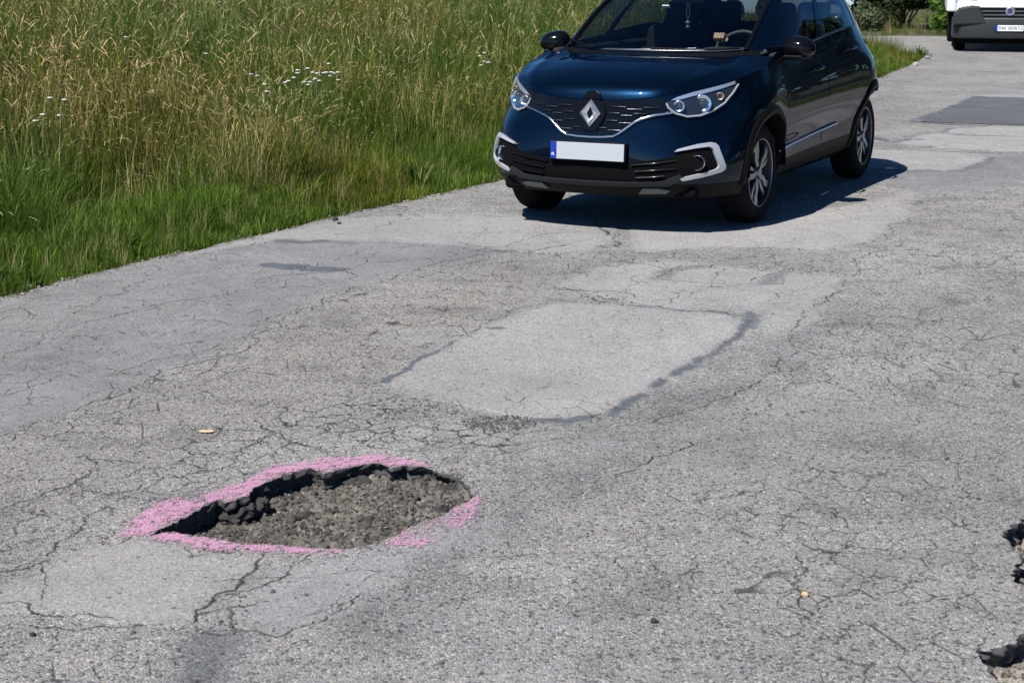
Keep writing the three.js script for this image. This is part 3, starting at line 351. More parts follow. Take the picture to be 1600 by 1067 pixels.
// ---------------------------------------------------------------- grasses
const leafMat = phys({ vertexColors: true, roughness: 0.9, side: THREE.DoubleSide, transmission: 0.4, thickness: 0, specularIntensity: 0.12 });
const dryMat = std({ vertexColors: true, roughness: 0.9, side: THREE.DoubleSide });
function blade(o, x, z, h, w, dir, lean, curl, col, seg = 4) { // a tapering bent strip; o = {p,c,i}
  const b = o.p.length / 3, cd = Math.cos(dir), sd = Math.sin(dir), tw = rr(-0.6, 0.6); let px = x, pz = z, py = 0; const st = h / seg;
  for (let k = 0; k <= seg; k++) {
    const t = k / seg, ww = w * (k === seg ? 0.06 : (1 - Math.pow(t, 2.2) * 0.75)) * 0.5, a = dir + 1.571 + tw * t, cx = Math.cos(a) * ww, cz = Math.sin(a) * ww;
    o.p.push(px + cx, py, pz + cz, px - cx, py, pz - cz); const m = 0.9 + 0.2 * rnd(); for (let q = 0; q < 2; q++) o.c.push(col[0] * m, col[1] * m, col[2] * m);
    if (k < seg) { const a0 = b + k * 2; o.i.push(a0, a0 + 1, a0 + 2, a0 + 1, a0 + 3, a0 + 2); }
    const ang = Math.min(2.5, lean + curl * t * t); px += cd * Math.sin(ang) * st; pz += sd * Math.sin(ang) * st; py += Math.cos(ang) * st;
  }
  return [px, py, pz];
}
const mixc = (a, b, t) => [lerp(a[0], b[0], t), lerp(a[1], b[1], t), lerp(a[2], b[2], t)];
const GREEN = [0.088, 0.16, 0.012], LIME = [0.18, 0.24, 0.02], DEEP = [0.034, 0.074, 0.008], STRAW = [0.4, 0.35, 0.16], RUST = [0.2, 0.15, 0.06], OLIVE = [0.17, 0.185, 0.028];
function tuft(n, rad, h0, h1, w0, w1, lean, curl, pick) { const o = { p: [], c: [], i: [] }; for (let k = 0; k < n; k++) { const a = rnd() * 6.283, r = rad * Math.sqrt(rnd()); blade(o, Math.cos(a) * r, Math.sin(a) * r, rr(h0, h1), rr(w0, w1), rnd() * 6.283, rr(0.02, lean), rr(0.1, curl), pick()); } return geoFrom(o.p, o.i, null, o.c); }
function seedTuft(n, rad, h0, h1, heads) {
  const o = { p: [], c: [], i: [] };
  for (let k = 0; k < n; k++) {
    const a = rnd() * 6.283, r = rad * Math.sqrt(rnd()), dir = rnd() * 6.283, h = rr(h0, h1), x = Math.cos(a) * r, z = Math.sin(a) * r, lean = rr(0.02, 0.4), curl = rr(0.3, 1.3), c = mixc(OLIVE, STRAW, rr(0.1, 0.8));
    const tip = blade(o, x, z, h, 0.0035, dir, lean, curl, c, 5);
    // the seed head: a drooping plume of short spikelets along the last stretch
    const hc = mixc(mixc(STRAW, RUST, rr(0, heads)), [0.4, 0.35, 0.2], rnd() * 0.5), len = rr(0.06, 0.14), ang0 = lean + curl, cd = Math.cos(dir), sd = Math.sin(dir); let [px, py, pz] = tip;
    const m = 9; for (let q = 0; q < m; q++) { const t = q / m, ang = Math.min(2.6, ang0 + t * rr(0.3, 1.1)), st = len / m; const qx = px + cd * Math.sin(ang) * st, qz = pz + sd * Math.sin(ang) * st, qy = py + Math.cos(ang) * st; const wd = 0.0048 * Math.sin(Math.PI * (0.15 + 0.8 * t)) * rr(0.7, 1.3), b = o.p.length / 3, ja = rnd() * 6.28; for (const [s, u] of [[0, -0.6], [1, 0.5], [-1, 0.5], [0, 2.2]]) { o.p.push(px + (qx - px) * (0.5 + u) + Math.cos(ja) * wd * s, py + (qy - py) * (0.5 + u), pz + (qz - pz) * (0.5 + u) + Math.sin(ja) * wd * s); const mm = rr(0.8, 1.2); o.c.push(hc[0] * mm, hc[1] * mm, hc[2] * mm); } o.i.push(b, b + 1, b + 2, b + 1, b + 3, b + 2); px = qx; py = qy; pz = qz; }
  }
  return geoFrom(o.p, o.i, null, o.c);
}
function weedTuft() { const o = { p: [], c: [], i: [] }; for (let k = 0; k < 16; k++) blade(o, rr(-0.04, 0.04), rr(-0.04, 0.04), rr(0.12, 0.3), rr(0.018, 0.035), rnd() * 6.283, rr(0.2, 0.8), rr(0.4, 1.4), mixc(GREEN, DEEP, rnd()), 5); return geoFrom(o.p, o.i, null, o.c); }
const pickVerge = () => mixc(rnd() < 0.6 ? GREEN : LIME, rnd() < 0.22 ? STRAW : DEEP, rnd() * 0.55), pickTall = () => { const r = rnd(); return r < 0.62 ? mixc(GREEN, DEEP, rnd()) : r < 0.8 ? mixc(GREEN, LIME, rnd()) : mixc(OLIVE, STRAW, rnd() * 0.8); }, pickDry = () => mixc(STRAW, rnd() < 0.5 ? RUST : OLIVE, rnd());
const K = { low: [], verge: [], tall: [], dry: [], seed: [], weed: [] };
for (let v = 0; v < 3; v++) { K.low.push(tuft(26, 0.06, 0.03, 0.11, 0.003, 0.005, 0.7, 1.0, pickVerge)); K.verge.push(tuft(40, 0.1, 0.07, 0.27, 0.003, 0.0065, 0.7, 1.7, pickVerge)); K.tall.push(tuft(40, 0.16, 0.25, 0.78, 0.003, 0.007, 0.6, 1.7, pickTall)); K.dry.push(tuft(30, 0.15, 0.3, 0.7, 0.003, 0.005, 0.4, 1.3, pickDry)); K.seed.push(seedTuft(5, 0.16, 0.5, 0.9, 0.2 + 0.35 * v)); K.weed.push(weedTuft()); }
const inst = {}; for (const k in K) inst[k] = [[[], []], [[], []], [[], []]];
function put(kind, x, z, s, sc, tint, sy = 1) { const v = Math.floor(rnd() * 3); inst[kind][v][0].push(mtx(x, groundY(x, z, s) - 0.01, z, rnd() * 6.283, sc, rr(-0.2, 0.2), rr(-0.2, 0.2), sc * sy)); inst[kind][v][1].push(tint); }
const seen = (x, z, m = 1.2) => z < -5.5 && Math.abs(x) < 0.315 * -z + m;
{
  const tintAt = (x, z, a = 0.25) => { const n = fbm(x * 0.55 + 3, z * 0.55, 3), m = (0.7 + 0.6 * rnd()) * (0.75 + 0.5 * fbm(x * 1.9 + 40, z * 1.9, 2)), w = clamp((n - 0.42) * 3.5); return lin(m * lerp(0.82, 1.2, w), m * lerp(0.95, 1.0, w), m * lerp(0.9, 1.0, w)); };
  const SOILSPOT = G(1362, 62); // bare gravelly ground behind the car
  let tries = 0; const want = { n: 62000 };
  for (let k = 0; k < want.n; k++) {
    const z = -6 - 41 * Math.pow(rnd(), 1.25), x = rr(-0.33 * -z - 1.2, Math.min(0.33 * -z + 1, 14)); if (!seen(x, z)) continue; const s = edgeDist(x, z); if (s < 0.0 || s > 15 || (x > 3.5 && z < -31.2)) continue;
    if (x > 4.2 && z < -31.2 + (x - 4) * 0.1 && z > -38.4) continue; // the side road
    if (Math.hypot((x - SOILSPOT[0]) / 1.6, (z - SOILSPOT[1]) / 3) < 1 && rnd() < 0.75) continue;
    const j = s + (fbm(x * 1.3, z * 1.3, 3) - 0.5) * 1.1, t = tintAt(x, z), n2 = fbm(x * 0.9 + 80, z * 0.9 + 3, 3), farVerge = z < -19 && x > 3;
    if (j < 0.16) { if (rnd() < 0.8) put('low', x, z, s, rr(0.7, 1.3), t); }
    else if (j < 0.7 || (farVerge && j < 3)) { put('verge', x, z, s, rr(0.5, 1.0) * sstep(-0.1, 0.5, j) * (farVerge && j > 0.3 ? 1.35 : 1), t); if (farVerge && j > 0.5 && rnd() < 0.6) put('tall', x, z, s, rr(0.5, 0.75), t); if (rnd() < 0.06) put('weed', x, z, s, rr(0.5, 1), t); if (rnd() < 0.04 && j > 0.6) put('seed', x, z, s, rr(0.5, 0.7), t); if (rnd() < 0.025) put('dry', x, z, s, rr(0.3, 0.5), t); }
    else { const cl = fbm(x * 2.3 + 11, z * 2.3, 2); if (cl < 0.42 && rnd() < 0.8) continue; const up = (sstep(0.6, 1.7, j) * 0.4 + 0.5) * (0.62 + 0.8 * cl); if (rnd() < lerp(0.97, 0.78, clamp((n2 - 0.4) * 4))) put('tall', x, z, s, rr(0.75, 1.15) * up, t, rr(0.9, 1.15)); else put('dry', x, z, s, rr(0.8, 1.2) * up, t); if (rnd() < 0.1 + 0.34 * clamp((n2 - 0.45) * 4)) put('seed', x, z, s, rr(0.75, 1.15) * up, t, rr(0.9, 1.15)); if (rnd() < 0.05) put('weed', x, z, s, rr(0.6, 1.1), t); }
  }
  // an extra dense belt along the road
  for (let k = 0; k < 42000; k++) { const i = 3 + Math.floor(rnd() * (EDGE.length - 4)), a = EDGE[i], b = EDGE[Math.min(EDGE.length - 1, i + 1)], u = rnd(), s0 = -0.02 + 1.0 * Math.pow(rnd(), 1.3), x = lerp(a[0], b[0], u) - edgeN[i][0] * s0, z = lerp(a[1], b[1], u) - edgeN[i][1] * s0; const l = Math.hypot(b[0] - a[0], b[1] - a[1]); if (rnd() > l / 4.2 || !seen(x, z, 0.5)) continue; const s = edgeDist(x, z), j = s + (fbm(x * 1.7, z * 1.7, 3) - 0.5) * 0.34; if (s < 0.01) continue; const t = tintAt(x, z); if (j < 0.1) { if (rnd() < 0.55) put('low', x, z, s, rr(0.5, 1.3), t); } else if (rnd() < 0.9) put('verge', x, z, s, rr(0.4, 1.05) * sstep(-0.15, 0.6, j) * (0.6 + 0.7 * fbm(x * 2.5, z * 2.5, 2)), t); else if (rnd() < 0.3) put('dry', x, z, s, rr(0.2, 0.4), t); }
  // right-hand verge, outside the picture
  for (let k = 0; k < 2600; k++) { const i = Math.floor(rnd() * (EDGE.length - 1)), u = rnd(), s0 = ROADW + 0.15 + 2.2 * rnd(), a = EDGE[i], b = EDGE[i + 1], x = lerp(a[0], b[0], u) + edgeN[i][0] * s0, z = lerp(a[1], b[1], u) + edgeN[i][1] * s0; if (Math.hypot(x, z) < 1.2 || seen(x, z, 0.2)) continue; const v = k % 3; inst.verge[v][0].push(mtx(x, 0, z, rnd() * 6, rr(0.6, 1))); inst.verge[v][1].push(tintAt(x, z)); }
}
for (let k = 0; k < 3600; k++) { const x = rr(2, 15), z = rr(-52, -38.3), y = -0.01; if (fbm(x * 0.8, z * 0.8, 2) < 0.42) continue; const kd = rnd() < 0.75 ? 'verge' : rnd() < 0.5 ? 'dry' : 'seed', v = k % 3; inst[kd][v][0].push(mtx(x, y, z, rnd() * 6, rr(0.4, 0.7), rr(-0.2, 0.2), rr(-0.2, 0.2))); const m = rr(0.6, 1.0); inst[kd][v][1].push(lin(m, m, m)); }
const GN = { low: ['short_grass', 'short sparse grass along the asphalt edge'], verge: ['verge_grass', 'lush green grass of the road verge'], tall: ['meadow_grass', 'tall green meadow grass'], dry: ['dry_grass', 'straw coloured dry grass in the meadow'], seed: ['seed_grass', 'tall grass stems with beige drooping seed heads'], weed: ['weed', 'broad leaved weeds among the grass'] };
let nInst = 0; for (const k in inst) inst[k].forEach(([ms, cs], v) => { if (!ms.length) return; nInst += ms.length; const im = new THREE.InstancedMesh(K[k][v], k === 'dry' || k === 'seed' ? dryMat : leafMat, ms.length); im.name = numbered(GN[k][0]); ms.forEach((m, i) => im.setMatrixAt(i, m)); cs.forEach((c, i) => im.setColorAt(i, c)); im.castShadow = im.receiveShadow = true; im.userData = { kind: 'stuff', label: GN[k][1], category: 'grass' }; scene.add(im); });
console.log('grass instances', nInst, Object.entries(inst).map(([k, v]) => k + ':' + v.reduce((a, q) => a + q[0].length, 0)).join(' '));
// ---------------------------------------------------------------- blue crossover car
// car axes: x to the car's left, y up, z forward; origin on the ground under the front axle
const paint = phys({ color: lin(0.0018, 0.0088, 0.0235), metalness: 0.72, roughness: 0.33, specularColor: lin(0.04, 0.2, 0.36), specularIntensity: 0.5, clearcoat: 0.62, clearcoatRoughness: 0.02 });
const blackGloss = phys({ color: lin(0.004, 0.004, 0.005), roughness: 0.15, specularIntensity: 0.6 }), blackPlastic = phys({ color: lin(0.0045, 0.0047, 0.005), roughness: 0.5, specularIntensity: 0.22 }), blackMatt = phys({ color: lin(0.003, 0.003, 0.0035), roughness: 0.9, specularIntensity: 0.2 }), chrome = std({ color: lin(0.78, 0.8, 0.83), metalness: 1, roughness: 0.12 }), satin = std({ color: lin(0.5, 0.51, 0.53), metalness: 0.35, roughness: 0.32 }), rubber = phys({ color: lin(0.008, 0.008, 0.0085), roughness: 0.85, specularIntensity: 0.3 }), alloy = std({ color: lin(0.3, 0.31, 0.33), metalness: 0.9, roughness: 0.3 }), alloyDark = std({ color: lin(0.02, 0.02, 0.022), metalness: 0.3, roughness: 0.4 });
const glass = phys({ color: lin(0.72, 0.8, 0.79), transmission: 1, thickness: 0, roughness: 0.0, ior: 1.5, side: THREE.DoubleSide }), glassDark = phys({ color: lin(0.3, 0.34, 0.34), transmission: 1, thickness: 0, roughness: 0.0, ior: 1.5, side: THREE.DoubleSide }), lens = phys({ color: lin(0.96, 0.98, 1), transmission: 1, thickness: 0, roughness: 0.0, ior: 1.45, side: THREE.DoubleSide });
const fabric = std({ color: lin(0.014, 0.015, 0.017), roughness: 0.95 }), dashMat = std({ color: lin(0.03, 0.034, 0.036), roughness: 0.75 });
const YAW = THREE.MathUtils.degToRad(-25.75);
const car = thing('crossover_car', 'dark blue crossover car driving towards the pothole', 'car'); car.position.set(0.864, 0, -11.643); car.rotation.y = YAW;
const cr4 = (a, b, c, d, t) => 0.5 * (2 * b + (c - a) * t + (2 * a - 5 * b + 4 * c - d) * t * t + (3 * b - a - 3 * c + d) * t * t * t);
function netPoint(net, u, v, mirrorStart) { // net[row][col] = [x,y,z]; u along columns, v along rows; Catmull-Rom both ways
  const R = net.length, C = net[0].length; const iv = Math.min(R - 2, Math.floor(v)), fv = v - iv, iu = Math.min(C - 2, Math.floor(u)), fu = u - iu;
  const at = (r, c) => { r = clamp(r, 0, R - 1); let m = 1; if (c < 0) { c = -c; m = mirrorStart ? -1 : 1; } else if (c > C - 1) { c = 2 * (C - 1) - c; m = mirrorStart ? -1 : 1; } const p = net[r][c]; return [p[0] * m, p[1], p[2]]; };
  const out = [0, 0, 0]; const rows = []; for (let r = -1; r <= 2; r++) { const q = []; for (let c = -1; c <= 2; c++) q.push(at(iv + r, iu + c)); rows.push(q); }
  for (let k = 0; k < 3; k++) { const w = rows.map((q) => cr4(q[0][k], q[1][k], q[2][k], q[3][k], fu)); out[k] = cr4(w[0], w[1], w[2], w[3], fv); } return out;
}
const FR = [ // front columns c0..c8 for each level: [x, z] (or [x, y, z] for the top edge)
  { y: 0.235, p: [[0, 0.80], [0.22, 0.796], [0.41, 0.775], [0.56, 0.725], [0.67, 0.645], [0.75, 0.525], [0.80, 0.40], [0.825, 0.25], [0.835, 0]] },
  { y: 0.335, p: [[0, 0.885], [0.22, 0.88], [0.42, 0.85], [0.575, 0.795], [0.69, 0.705], [0.78, 0.57], [0.835, 0.415], [0.86, 0.25], [0.872, 0]] },
  { y: 0.45, p: [[0, 0.895], [0.22, 0.89], [0.42, 0.862], [0.58, 0.81], [0.70, 0.72], [0.79, 0.58], [0.845, 0.42], [0.872, 0.25], [0.885, 0]] },
  { y: 0.60, p: [[0, 0.887], [0.22, 0.878], [0.42, 0.84], [0.575, 0.772], [0.685, 0.675], [0.775, 0.54], [0.835, 0.40], [0.868, 0.24], [0.887, 0]] },
  { y: 0.74, p: [[0, 0.86], [0.22, 0.85], [0.41, 0.798], [0.54, 0.71], [0.645, 0.60], [0.735, 0.48], [0.81, 0.36], [0.856, 0.22], [0.884, 0]] },
  { top: 1, p: [[0, 0.822, 0.838], [0.22, 0.83, 0.828], [0.40, 0.85, 0.785], [0.52, 0.873, 0.69], [0.61, 0.896, 0.575], [0.69, 0.918, 0.45], [0.745, 0.94, 0.31], [0.79, 0.968, 0.15], [0.815, 1.002, -0.05]] },
];
const SX = [0.876, 0.866, 0.866, 0.878, 0.88, 0.815, 0.71, 0.45, 0], SZ = [-0.40, -1.0, -1.6, -2.2, -2.606, -2.88, -3.04, -3.14, -3.18], SY0 = [0.25, 0.26, 0.26, 0.27, 0.30, 0.44, 0.44, 0.42, 0.42], SYT = [1.083, 1.10, 1.145, 1.17, 1.10, 1.05, 1.02, 1.01, 1.01], SF = [0, 0.1, 0.25, 0.46, 0.76, 1], SDX = [-0.10, -0.065, -0.042, 0.0, -0.022, -0.082], SDZ = [0.06, 0.01, 0, 0, 0.03, 0.09];
const NET = FR.map((L, r) => [...L.p.map((q) => L.top ? q : [q[0], L.y, q[1]]), ...SX.map((x, i) => { const k = i >= 5 ? (i - 4) / 4 : 0; return [x === 0 ? 0 : x + SDX[r] * (i < 5 ? 1 : 1.5) + (r === 2 && i >= 1 && i <= 2 ? -0.012 : 0) - (i >= 4 && r === 5 ? 0.05 : 0), lerp(SY0[i], SYT[i], SF[r]), SZ[i] + (i >= 5 ? SDZ[r] : 0)]; })]);
for (let r = 1; r < 5; r++) { NET[r][8][1] = lerp(0.24, 1.0, [0, 0.12, 0.28, 0.48, 0.75][r]); NET[r][7][1] = lerp(NET[r][6][1], NET[r][8][1], 0.5); }
const body = (u, v) => netPoint(NET, u, v, true);
// half surface as a grid of quads; keep(u,v,p) picks the cells that belong to this mesh; both halves joined
function shell(fn, u0, u1, nu, v0, v1, nv, keep, snap, flip) {
  const pos = [], idx = []; for (let s = 0; s < 2; s++) { const m = s ? -1 : 1, b = pos.length / 3; for (let j = 0; j <= nv; j++) for (let i = 0; i <= nu; i++) { let p = fn(lerp(u0, u1, i / nu), lerp(v0, v1, j / nv)); if (snap) p = snap(p); pos.push(p[0] * m, p[1], p[2]); }
    for (let j = 0; j < nv; j++) for (let i = 0; i < nu; i++) { if (keep && !keep(lerp(u0, u1, (i + 0.5) / nu), lerp(v0, v1, (j + 0.5) / nv), b / 3)) continue; const a = b + j * (nu + 1) + i, c = a + nu + 1; if ((s === 0) !== !!flip) idx.push(a, a + 1, c, a + 1, c + 1, c); else idx.push(a, c, a + 1, a + 1, c, c + 1); } }
  let g = geoFrom(pos, idx); g = mergeVertices(g, 1e-5); g.computeVertexNormals(); return g;
}
const ARCH = [[0, 0.335, 0.375], [-2.606, 0.335, 0.375]];
const snapArch = (p) => { for (const [z, y, r] of ARCH) { const dz = p[2] - z, dy = p[1] - y, d = Math.hypot(dz, dy); if (d < r && d > r - 0.045 && Math.abs(p[0]) > 0.6) return [p[0], y + dy / d * r, z + dz / d * r]; } return p; };
const offArch = (u, v) => { const p = body(u, v); for (const [z, y, r] of ARCH) if (Math.abs(p[0]) > 0.6 && Math.hypot(p[2] - z, p[1] - y) < r - 0.03) return false; return true; };
const cladTop = (u) => u < 6 ? 0.92 : u < 8 ? 1.15 : 1.25;
part('body_shell', shell(body, 0, 17, 204, 0, 5, 60, (u, v) => v > cladTop(u) && offArch(u, v), snapArch), paint, car);
part('lower_cladding', shell(body, 0, 17, 204, 0, 5, 60, (u, v) => v <= cladTop(u) && offArch(u, v), snapArch), blackPlastic, car, 'black plastic lower bumper and sill cladding');
// triangles of the front for placing trim
const frontTri = (() => { const t = [], N = 90, M = 40; for (let j = 0; j < M; j++) for (let i = 0; i < N; i++) { const a = body(i / N * 9, j / M * 5), b = body((i + 1) / N * 9, j / M * 5), c = body(i / N * 9, (j + 1) / M * 5), d = body((i + 1) / N * 9, (j + 1) / M * 5); t.push([a, b, c], [b, d, c]); } return t; })();
const AXZ = 0.0;
const triPhi = frontTri.map((t) => { const f = t.map((p) => Math.atan2(p[0], p[2] - AXZ)); return [Math.min(...f), Math.max(...f), Math.min(t[0][1], t[1][1], t[2][1]), Math.max(t[0][1], t[1][1], t[2][1])]; });
function onFront(phi, y) { // outermost hit of a level ray from the axis x=0, z=AXZ
  const s = phi < 0 ? -1 : 1, a = Math.abs(phi), dx = Math.sin(a), dz = Math.cos(a); let best = -1, nrm = null;
  for (let k = 0; k < 40 && best < 0; k++, y -= 0.004) for (let i = 0; i < frontTri.length; i++) {
    const q = triPhi[i]; if (a < q[0] - 1e-4 || a > q[1] + 1e-4 || y < q[2] || y > q[3]) continue; const [A, B, C] = frontTri[i];
    const e1 = [B[0] - A[0], B[1] - A[1], B[2] - A[2]], e2 = [C[0] - A[0], C[1] - A[1], C[2] - A[2]], h = [-dz * e2[1], dz * e2[0] - dx * e2[2], dx * e2[1]], det = e1[0] * h[0] + e1[1] * h[1] + e1[2] * h[2]; if (Math.abs(det) < 1e-12) continue; const T = [-A[0], y - A[1], AXZ - A[2]], u = (T[0] * h[0] + T[1] * h[1] + T[2] * h[2]) / det; if (u < -1e-3 || u > 1.001) continue; const Q = [T[1] * e1[2] - T[2] * e1[1], T[2] * e1[0] - T[0] * e1[2], T[0] * e1[1] - T[1] * e1[0]], w = (dx * Q[0] + dz * Q[2]) / det; if (w < -1e-3 || u + w > 1.002) continue; const r = (e2[0] * Q[0] + e2[1] * Q[1] + e2[2] * Q[2]) / det; if (r > best) { best = r; nrm = [e1[1] * e2[2] - e1[2] * e2[1], e1[2] * e2[0] - e1[0] * e2[2], e1[0] * e2[1] - e1[1] * e2[0]]; const l = Math.hypot(...nrm); nrm = nrm.map((v) => v / l); }
  }
  if (best < 0) return null; const p = [dx * best * s, y, AXZ + dz * best]; if (nrm[0] * dx + nrm[2] * dz < 0) nrm = nrm.map((v) => -v); return { p, n: [nrm[0] * s, nrm[1], nrm[2]] };
}
const zAt = (x, y) => { let lo = 0, hi = 1.45; for (let k = 0; k < 22; k++) { const m = (lo + hi) / 2, h = onFront(m, y); if (!h || h.p[0] > Math.abs(x)) hi = m; else lo = m; } return (lo + hi) / 2 * (x < 0 ? -1 : 1); }; // the angle at which the front has that x at height y
// a panel that follows the front: outline [x, y] seen from ahead, raised by off, with edges turned back in
function decal(outline, off, depth, dens = 0.025) {
  const dense = []; outline.forEach((a, i) => { const b = outline[(i + 1) % outline.length], n = Math.max(1, Math.ceil(Math.hypot(b[0] - a[0], b[1] - a[1]) / dens)); for (let k = 0; k < n; k++) dense.push([lerp(a[0], b[0], k / n), lerp(a[1], b[1], k / n)]); });
  const q = dense.map(([x, y]) => new THREE.Vector2(zAt(x, y) * 0.8, y)); if (THREE.ShapeUtils.isClockWise(q)) q.reverse();
  const tri = THREE.ShapeUtils.triangulateShape(q, []); let g = new THREE.BufferGeometry(); g.setAttribute('position', new THREE.Float32BufferAttribute(q.flatMap((v) => [v.x, v.y, 0]), 3)); g.setIndex(tri.flat());
  g = splitLong(g, dens * 1.6);
  const P = g.attributes.position, o = []; const lift = (x, y, d) => { const h = onFront(x / 0.8, y); return [h.p[0] + h.n[0] * d, y + h.n[1] * d, h.p[2] + h.n[2] * d]; };
  for (let i = 0; i < P.count; i++) o.push(...lift(P.getX(i), P.getY(i), off)); const ix = [...g.index.array], nb = q.length, base = o.length / 3;
  q.forEach((v) => o.push(...lift(v.x, v.y, off), ...lift(v.x, v.y, off - depth))); for (let i = 0; i < nb; i++) { const a = base + i * 2, b = base + ((i + 1) % nb) * 2; ix.push(a, a + 1, b, b, a + 1, b + 1); }
  return geoFrom(o, ix);
}
function splitLong(g, L) { // conforming edge split in the plane
  let p = [...g.attributes.position.array], ix = [...g.index.array]; for (let it = 0; it < 8; it++) { const mid = new Map(), o = []; let any = false; const m = (a, b) => { const dx = p[a * 3] - p[b * 3], dy = p[a * 3 + 1] - p[b * 3 + 1]; if (dx * dx + dy * dy < L * L) return -1; const k = a < b ? a * 1e5 + b : b * 1e5 + a; if (!mid.has(k)) { mid.set(k, p.length / 3); p.push((p[a * 3] + p[b * 3]) / 2, (p[a * 3 + 1] + p[b * 3 + 1]) / 2, 0); } any = true; return mid.get(k); };
    for (let i = 0; i < ix.length; i += 3) { const a = ix[i], b = ix[i + 1], c = ix[i + 2], d = m(a, b), e = m(b, c), f = m(c, a); const n = (d >= 0) + (e >= 0) + (f >= 0); if (!n) o.push(a, b, c); else if (n === 3) o.push(a, d, f, d, b, e, f, e, c, d, e, f); else if (n === 1) { if (d >= 0) o.push(a, d, c, d, b, c); else if (e >= 0) o.push(a, b, e, a, e, c); else o.push(a, b, f, f, b, c); } else { if (d < 0) o.push(a, b, e, a, e, f, f, e, c); else if (e < 0) o.push(a, d, f, d, b, c, d, c, f); else o.push(a, d, c, d, e, c, d, b, e); } } ix = o; if (!any) break; }
  const r = new THREE.BufferGeometry(); r.setAttribute('position', new THREE.Float32BufferAttribute(p, 3)); r.setIndex(ix); return r;
}
const mir = (half) => [...half, ...half.slice().reverse().filter(([x]) => Math.abs(x) > 1e-6).map(([x, y]) => [-x, y])];
const flipX = (o) => o.map(([x, y]) => [-x, y]);
const onF = (x, y, d = 0) => { const h = onFront(zAt(x, y), y); return V3(h.p[0] + h.n[0] * d, h.p[1] + h.n[1] * d, h.p[2] + h.n[2] * d); };
const tube = (pts, r, seg = 48, closed = false, rs = 8) => new THREE.TubeGeometry(new THREE.CatmullRomCurve3(pts, closed, 'catmullrom', 0.3), seg, r, rs, closed);
const polyF = (list, d, step = 0.03) => { const o = []; list.forEach((a, i) => { if (i === list.length - 1) { o.push(onF(a[0], a[1], d)); return; } const b = list[i + 1], n = Math.max(1, Math.ceil(Math.hypot(b[0] - a[0], b[1] - a[1]) / step)); for (let k = 0; k < n; k++) o.push(onF(lerp(a[0], b[0], k / n), lerp(a[1], b[1], k / n), d)); }); return o; };

// hood
{
  const NU = 40, NV = 36, front = (u) => { const a = Math.abs(u) * 3, q = netPoint(NET, a, 5, true); return [q[0] * Math.sign(u || 1), q[1], q[2]]; }, side = (v, s) => { const q = netPoint(NET, 3 + v * 5.6, 5, true); return [q[0] * s, q[1], q[2]]; }, rear = (u) => { const q = side(1, 1); return [q[0] * u, q[1] - 0.005 + 0.012 * (1 - u * u), q[2] + (-0.03 - q[2]) * (1 - Math.pow(Math.abs(u), 2.2))]; };
  const prof = [[0, 0.822], [0.02, 0.852], [0.045, 0.876], [0.08, 0.898], [0.13, 0.917], [0.25, 0.946], [0.45, 0.985], [0.7, 1.022], [1, 1.055]], yc = (v) => { for (let i = 1; i < prof.length; i++) if (v <= prof[i][0]) { const a = prof[Math.max(0, i - 2)][1], b = prof[i - 1][1], c = prof[i][1], d = prof[Math.min(prof.length - 1, i + 1)][1], t = (v - prof[i - 1][0]) / (prof[i][0] - prof[i - 1][0]); return lerp(b, c, t); } return 1.055; };
  const pos = [], idx = []; const c00 = side(0, -1), c10 = side(0, 1), c01 = side(1, -1), c11 = side(1, 1), ctr = (v) => { const f = front(0), r = rear(0); return lerp(f[1], r[1], v); };
  for (let j = 0; j <= NV; j++) for (let i = 0; i <= NU; i++) { const u = i / NU * 2 - 1, v = Math.pow(j / NV, 1.35), t = (u + 1) / 2, f = front(u), r = rear(u), a = side(v, -1), b = side(v, 1); const p = [0, 1, 2].map((k) => lerp(f[k], r[k], v) + lerp(a[k], b[k], t) - (c00[k] * (1 - t) * (1 - v) + c10[k] * t * (1 - v) + c01[k] * (1 - t) * v + c11[k] * t * v));
    const cen = lerp(front(0)[1], rear(0)[1], v) + (a[1] + b[1]) / 2 - ((c00[1] + c10[1]) / 2 * (1 - v) + (c01[1] + c11[1]) / 2 * v); p[1] += (yc(v) - cen) * Math.pow(1 - Math.pow(Math.abs(u), 2.4), 1.0); const rib = Math.exp(-Math.pow((Math.abs(u) - 0.78) / 0.07, 2)) * 0.010 * sstep(0.02, 0.3, v); p[1] += rib + 0.003; pos.push(...p); }
  for (let j = 0; j < NV; j++) for (let i = 0; i < NU; i++) { const a = j * (NU + 1) + i, c = a + NU + 1; idx.push(a, a + 1, c, a + 1, c + 1, c); }
  part('hood', geoFrom(pos, idx), paint, car);
}
// upper grille, chrome border, emblem
const grille = part('grille', decal(mir([[0, 0.816], [0.2, 0.822], [0.36, 0.836], [0.44, 0.838], [0.462, 0.80], [0.47, 0.765], [0.30, 0.718], [0.165, 0.618], [0, 0.612]]), 0.006, 0.01), blackGloss, car);
{
  const barA = std({ color: lin(0.12, 0.125, 0.13), metalness: 0.9, roughness: 0.3 }), barB = std({ color: lin(0.03, 0.03, 0.033), metalness: 0.6, roughness: 0.3 }), rows = [[0.788, 0.13, 0.42], [0.75, 0.115, 0.345], [0.705, 0.10, 0.265], [0.66, 0.02, 0.215]];
  for (const [y, xa, xb] of rows) for (const s of [-1, 1]) { const n = Math.max(2, Math.round((xb - xa) / 0.085)); for (let k = 0; k < n; k++) { const x0 = lerp(xa, xb, k / n) + 0.004, x1 = lerp(xa, xb, (k + 1) / n) - 0.006, st = (k % 2) * 0.012; part('grille_bar', tube([onF(s * x0, y - st, 0.011), onF(s * (x0 + x1) / 2, y - st, 0.013), onF(s * x1, y - st, 0.011)], 0.0042, 6, false, 5), k % 2 ? barA : barB, grille); } }
}
